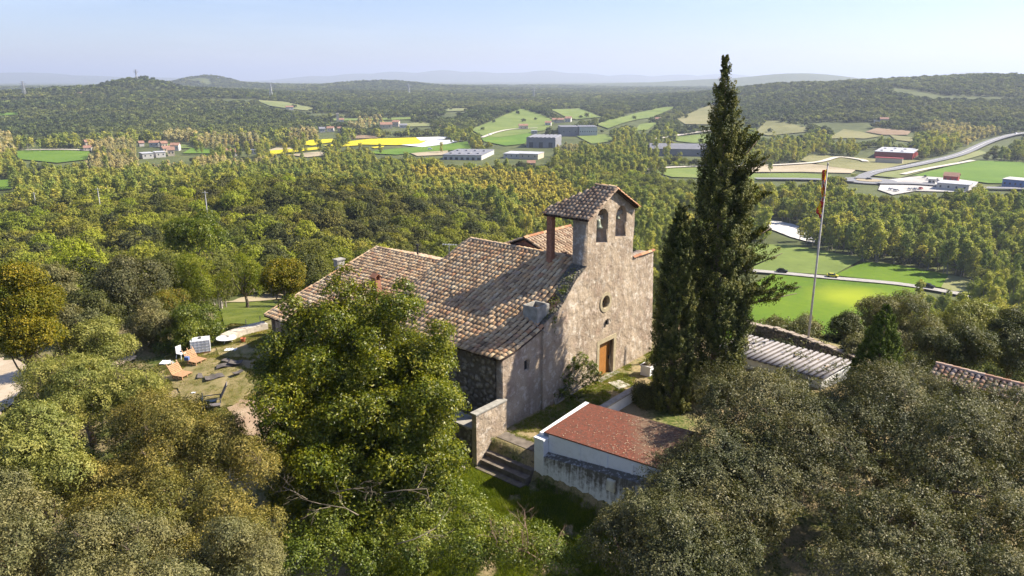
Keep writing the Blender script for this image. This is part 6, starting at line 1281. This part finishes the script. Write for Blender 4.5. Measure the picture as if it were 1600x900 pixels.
# cars
M_tyre = plain('tyre', (.02, .02, .02), .8); M_glass = plain('car_glass', (.03, .04, .05), .15)
def car(px, py, az, col, lab, grp, van=False, snap=None, h0=.62):
    g = ground(px, py)
    if snap is not None:
        i = int(np.argmin(((snap-g[:2])**2).sum(1))); tt = snap[min(i+1, len(snap)-1)]-snap[max(i-1, 0)]; az = math.atan2(tt[1], tt[0]); g = np.array([*(snap[i]+np.array([-math.sin(az), math.cos(az)])*1.0), 0]); g[2] = hz(g[0], g[1])+.5+.0012*np.hypot(*g[:2])
    else: g[2] += .3+.0014*math.hypot(g[0], g[1])
    t = thing('van' if van else 'car', lab, 'van' if van else 'car', g, grp); X = np.array([math.cos(az), math.sin(az), 0]); Y = np.array([-math.sin(az), math.cos(az), 0]); Z = np.array([0, 0, 1.])
    prof = [(-2.1,.35),(2.1,.35),(2.15,.75),(1.2,.95),(-2.0,.98),(-2.15,.8)] if not van else [(-2.4,.4),(2.4,.4),(2.45,1.0),(1.8,1.2),(-2.4,1.2)]
    cab = [(-1.7,.97),(1.1,.95),(.5,1.42),(-1.3,1.45)] if not van else [(-2.4,1.2),(1.8,1.2),(1.1,2.0),(-2.35,2.05)]
    def ext(pf, hw): n_ = len(pf); m = MB(); m.add([g+X*a+Y*s*hw*(1 if b < 1.2 else .88)+Z*b for s in (-1, 1) for a, b in pf], [tuple(range(n_))[::-1], tuple(range(n_, 2*n_))]+[(i, (i+1) % n_, n_+(i+1) % n_, n_+i) for i in range(n_)]); return m.mesh()
    M_ = bpy.data.materials.get('paint_'+col[0]) or plain('paint_'+col[0], col[1], .3, 0, .03); put('body', ext(prof, .88), M_, t); put('roof' if van else 'cabin', ext(cab, .8), M_ if van else M_glass, t)
    if not van:
        mb = MB(); mb.box(g+X*-.4+Z*1.45, (1.5, 1.35, .05), (X, Y, Z)); put('roof_panel', mb.mesh(), M_, t)
    for a in (-1.3, 1.35):
        for s in (-1, 1): mb = MB(); mb.tube([g+X*a+Y*s*.8+Z*.32, g+X*a+Y*s*.94+Z*.32], .33, 12); put('wheel', mb.mesh(), M_tyre, t)
black = ('black', (.02, .02, .025)); white = ('white', (.75, .75, .76)); red = ('red', (.45, .03, .03)); yel = ('yellow', (.55, .5, .05)); blue = ('blue', (.06, .14, .35)); silver = ('silver', (.45, .46, .48))
car(1223,426,0,black,'black car at the left end of the field lane','cars on the field lane',snap=R_field); car(1231,427,0,black,'second dark car just right of the first black one on the lane','cars on the field lane',snap=R_field); car(1296,435,0,yel,'yellow car on the field lane right of the flagpole','cars on the field lane',snap=R_field); car(1440,450,0,black,'dark car on the field lane above the olive','cars on the field lane',snap=R_field); car(1526,471,0,blue,'small blue car where the lane reaches the trees','cars on the field lane',snap=R_field)
car(1357,283,.2,black,'dark car beside the roundabout island','cars near the roundabout',snap=None)
for i, (x, y, c, lab) in enumerate(((1392,299,white,'white car at the left corner of the car park'),(1400,301,silver,'silver car second from the left corner of the car park'),(1422,299,white,'white car in the front row of the car park'),(1430,299,silver,'silver car beside the red one in the car park'),(1438,298,red,'red car in the front row of the car park'),(1450,283,white,'white car at the back of the car park'),(1463,284,silver,'silver car beside the red-brown house'),(1445,279,black,'black car at the back of the car park'))): car(x, y, .3+i*.1, c, lab, 'cars in the car park')
car(1574,211,0,white,'white van high on the curving main road','cars on the main road',True,snap=R_main)
car(766,213,.9,white,'white van on the pale track up the green hill','vehicles on the tracks',True); car(672,236,.1,white,'long white van beside the green crop field','vehicles on the tracks',True)
car(1334,278,.1,yel,'yellow vehicle left of the roundabout','cars near the roundabout',True)
# pylons and poles
M_pyl = plain('galvanised_lattice', (.42, .43, .45), .6, .3)
def pylon(px, py, Hh, lab):
    g = ground(px, py); t = thing('pylon', lab, 'pylon', g, 'lattice pylons on the hills'); zc = proj(*g)[2]; r = max(.18, zc*.0002); mb = MB(); b = Hh*.1
    co_ = lambda k, h: g+np.array([(-1, 1, 1, -1)[k]*b*(1-h*.85), (-1, -1, 1, 1)[k]*b*(1-h*.85), h*Hh])
    for k in range(4): mb.tube([co_(k, 0), co_(k, 1)], r, 4)
    for i in range(7):
        for k in range(4): mb.tube([co_(k, i/7), co_((k+1) % 4, (i+1)/7)], r*.6, 3); mb.tube([co_((k+1) % 4, i/7), co_(k, (i+1)/7)], r*.6, 3)
    put('tower', mb.mesh(), M_pyl, t)
    for h, w_ in ((.72, .2), (.84, .25), (.95, .16)): mb = MB(); mb.tube([g+[-w_*Hh, 0, h*Hh], g+[w_*Hh, 0, h*Hh]], r*1.1, 4); put('crossarm', mb.mesh(), M_pyl, t)
pylon(214,126,27,'lattice pylon standing on the rounded hill summit'); pylon(39,152,34,'lattice pylon at the far left on the wooded hill'); pylon(424,153,36,'pylon in front of the hilltop village'); pylon(639,150,36,'pylon on the dark hill below the blue mountains'); pylon(834,155,34,'pylon in the dark wood right of centre')
M_pole = plain('concrete_pole', (.55, .53, .5), .9)
for x, y, h, lab in ((327,352,9,'pale utility pole standing out of the wood above the airy tree'),(160,337,9,'brown utility pole in the wood at the left'),(60,334,8,'utility pole with a crossarm at the far left of the wood')):
    g = ground(x, y+8); t = thing('utility_pole', lab, 'pole', g, 'utility poles in the wood'); mb = MB(); mb.tube([g, g+[0, 0, h+4]], [.22, .14], 8); put('pole', mb.mesh(), M_pole, t); mb = MB(); mb.tube([g+[-.9, 0, h+3.5], g+[.9, 0, h+3.5]], .08, 6); put('crossarm', mb.mesh(), M_pole, t)
# cypress pair on the hill pasture
# far plain: pale specks of towns are left to the haze; air itself
def haze():
    me = MB().box((0, 9000, 110), (52000, 62000, 530)).mesh(); o = bpy.data.objects.new('haze', me); COL.objects.link(o); m = bpy.data.materials.new('haze'); m.use_nodes = True; n_ = m.node_tree; n_.nodes.remove(n_.nodes['Principled BSDF']); v = n_.nodes.new('ShaderNodeVolumePrincipled')
    v.inputs['Color'].default_value = (.72, .81, 1., 1); v.inputs['Density'].default_value = HAZE; v.inputs['Anisotropy'].default_value = .2; n_.links.new(v.outputs[0], n_.nodes['Material Output'].inputs['Volume']); me.materials.append(m); tag(o, kind='stuff')
haze()
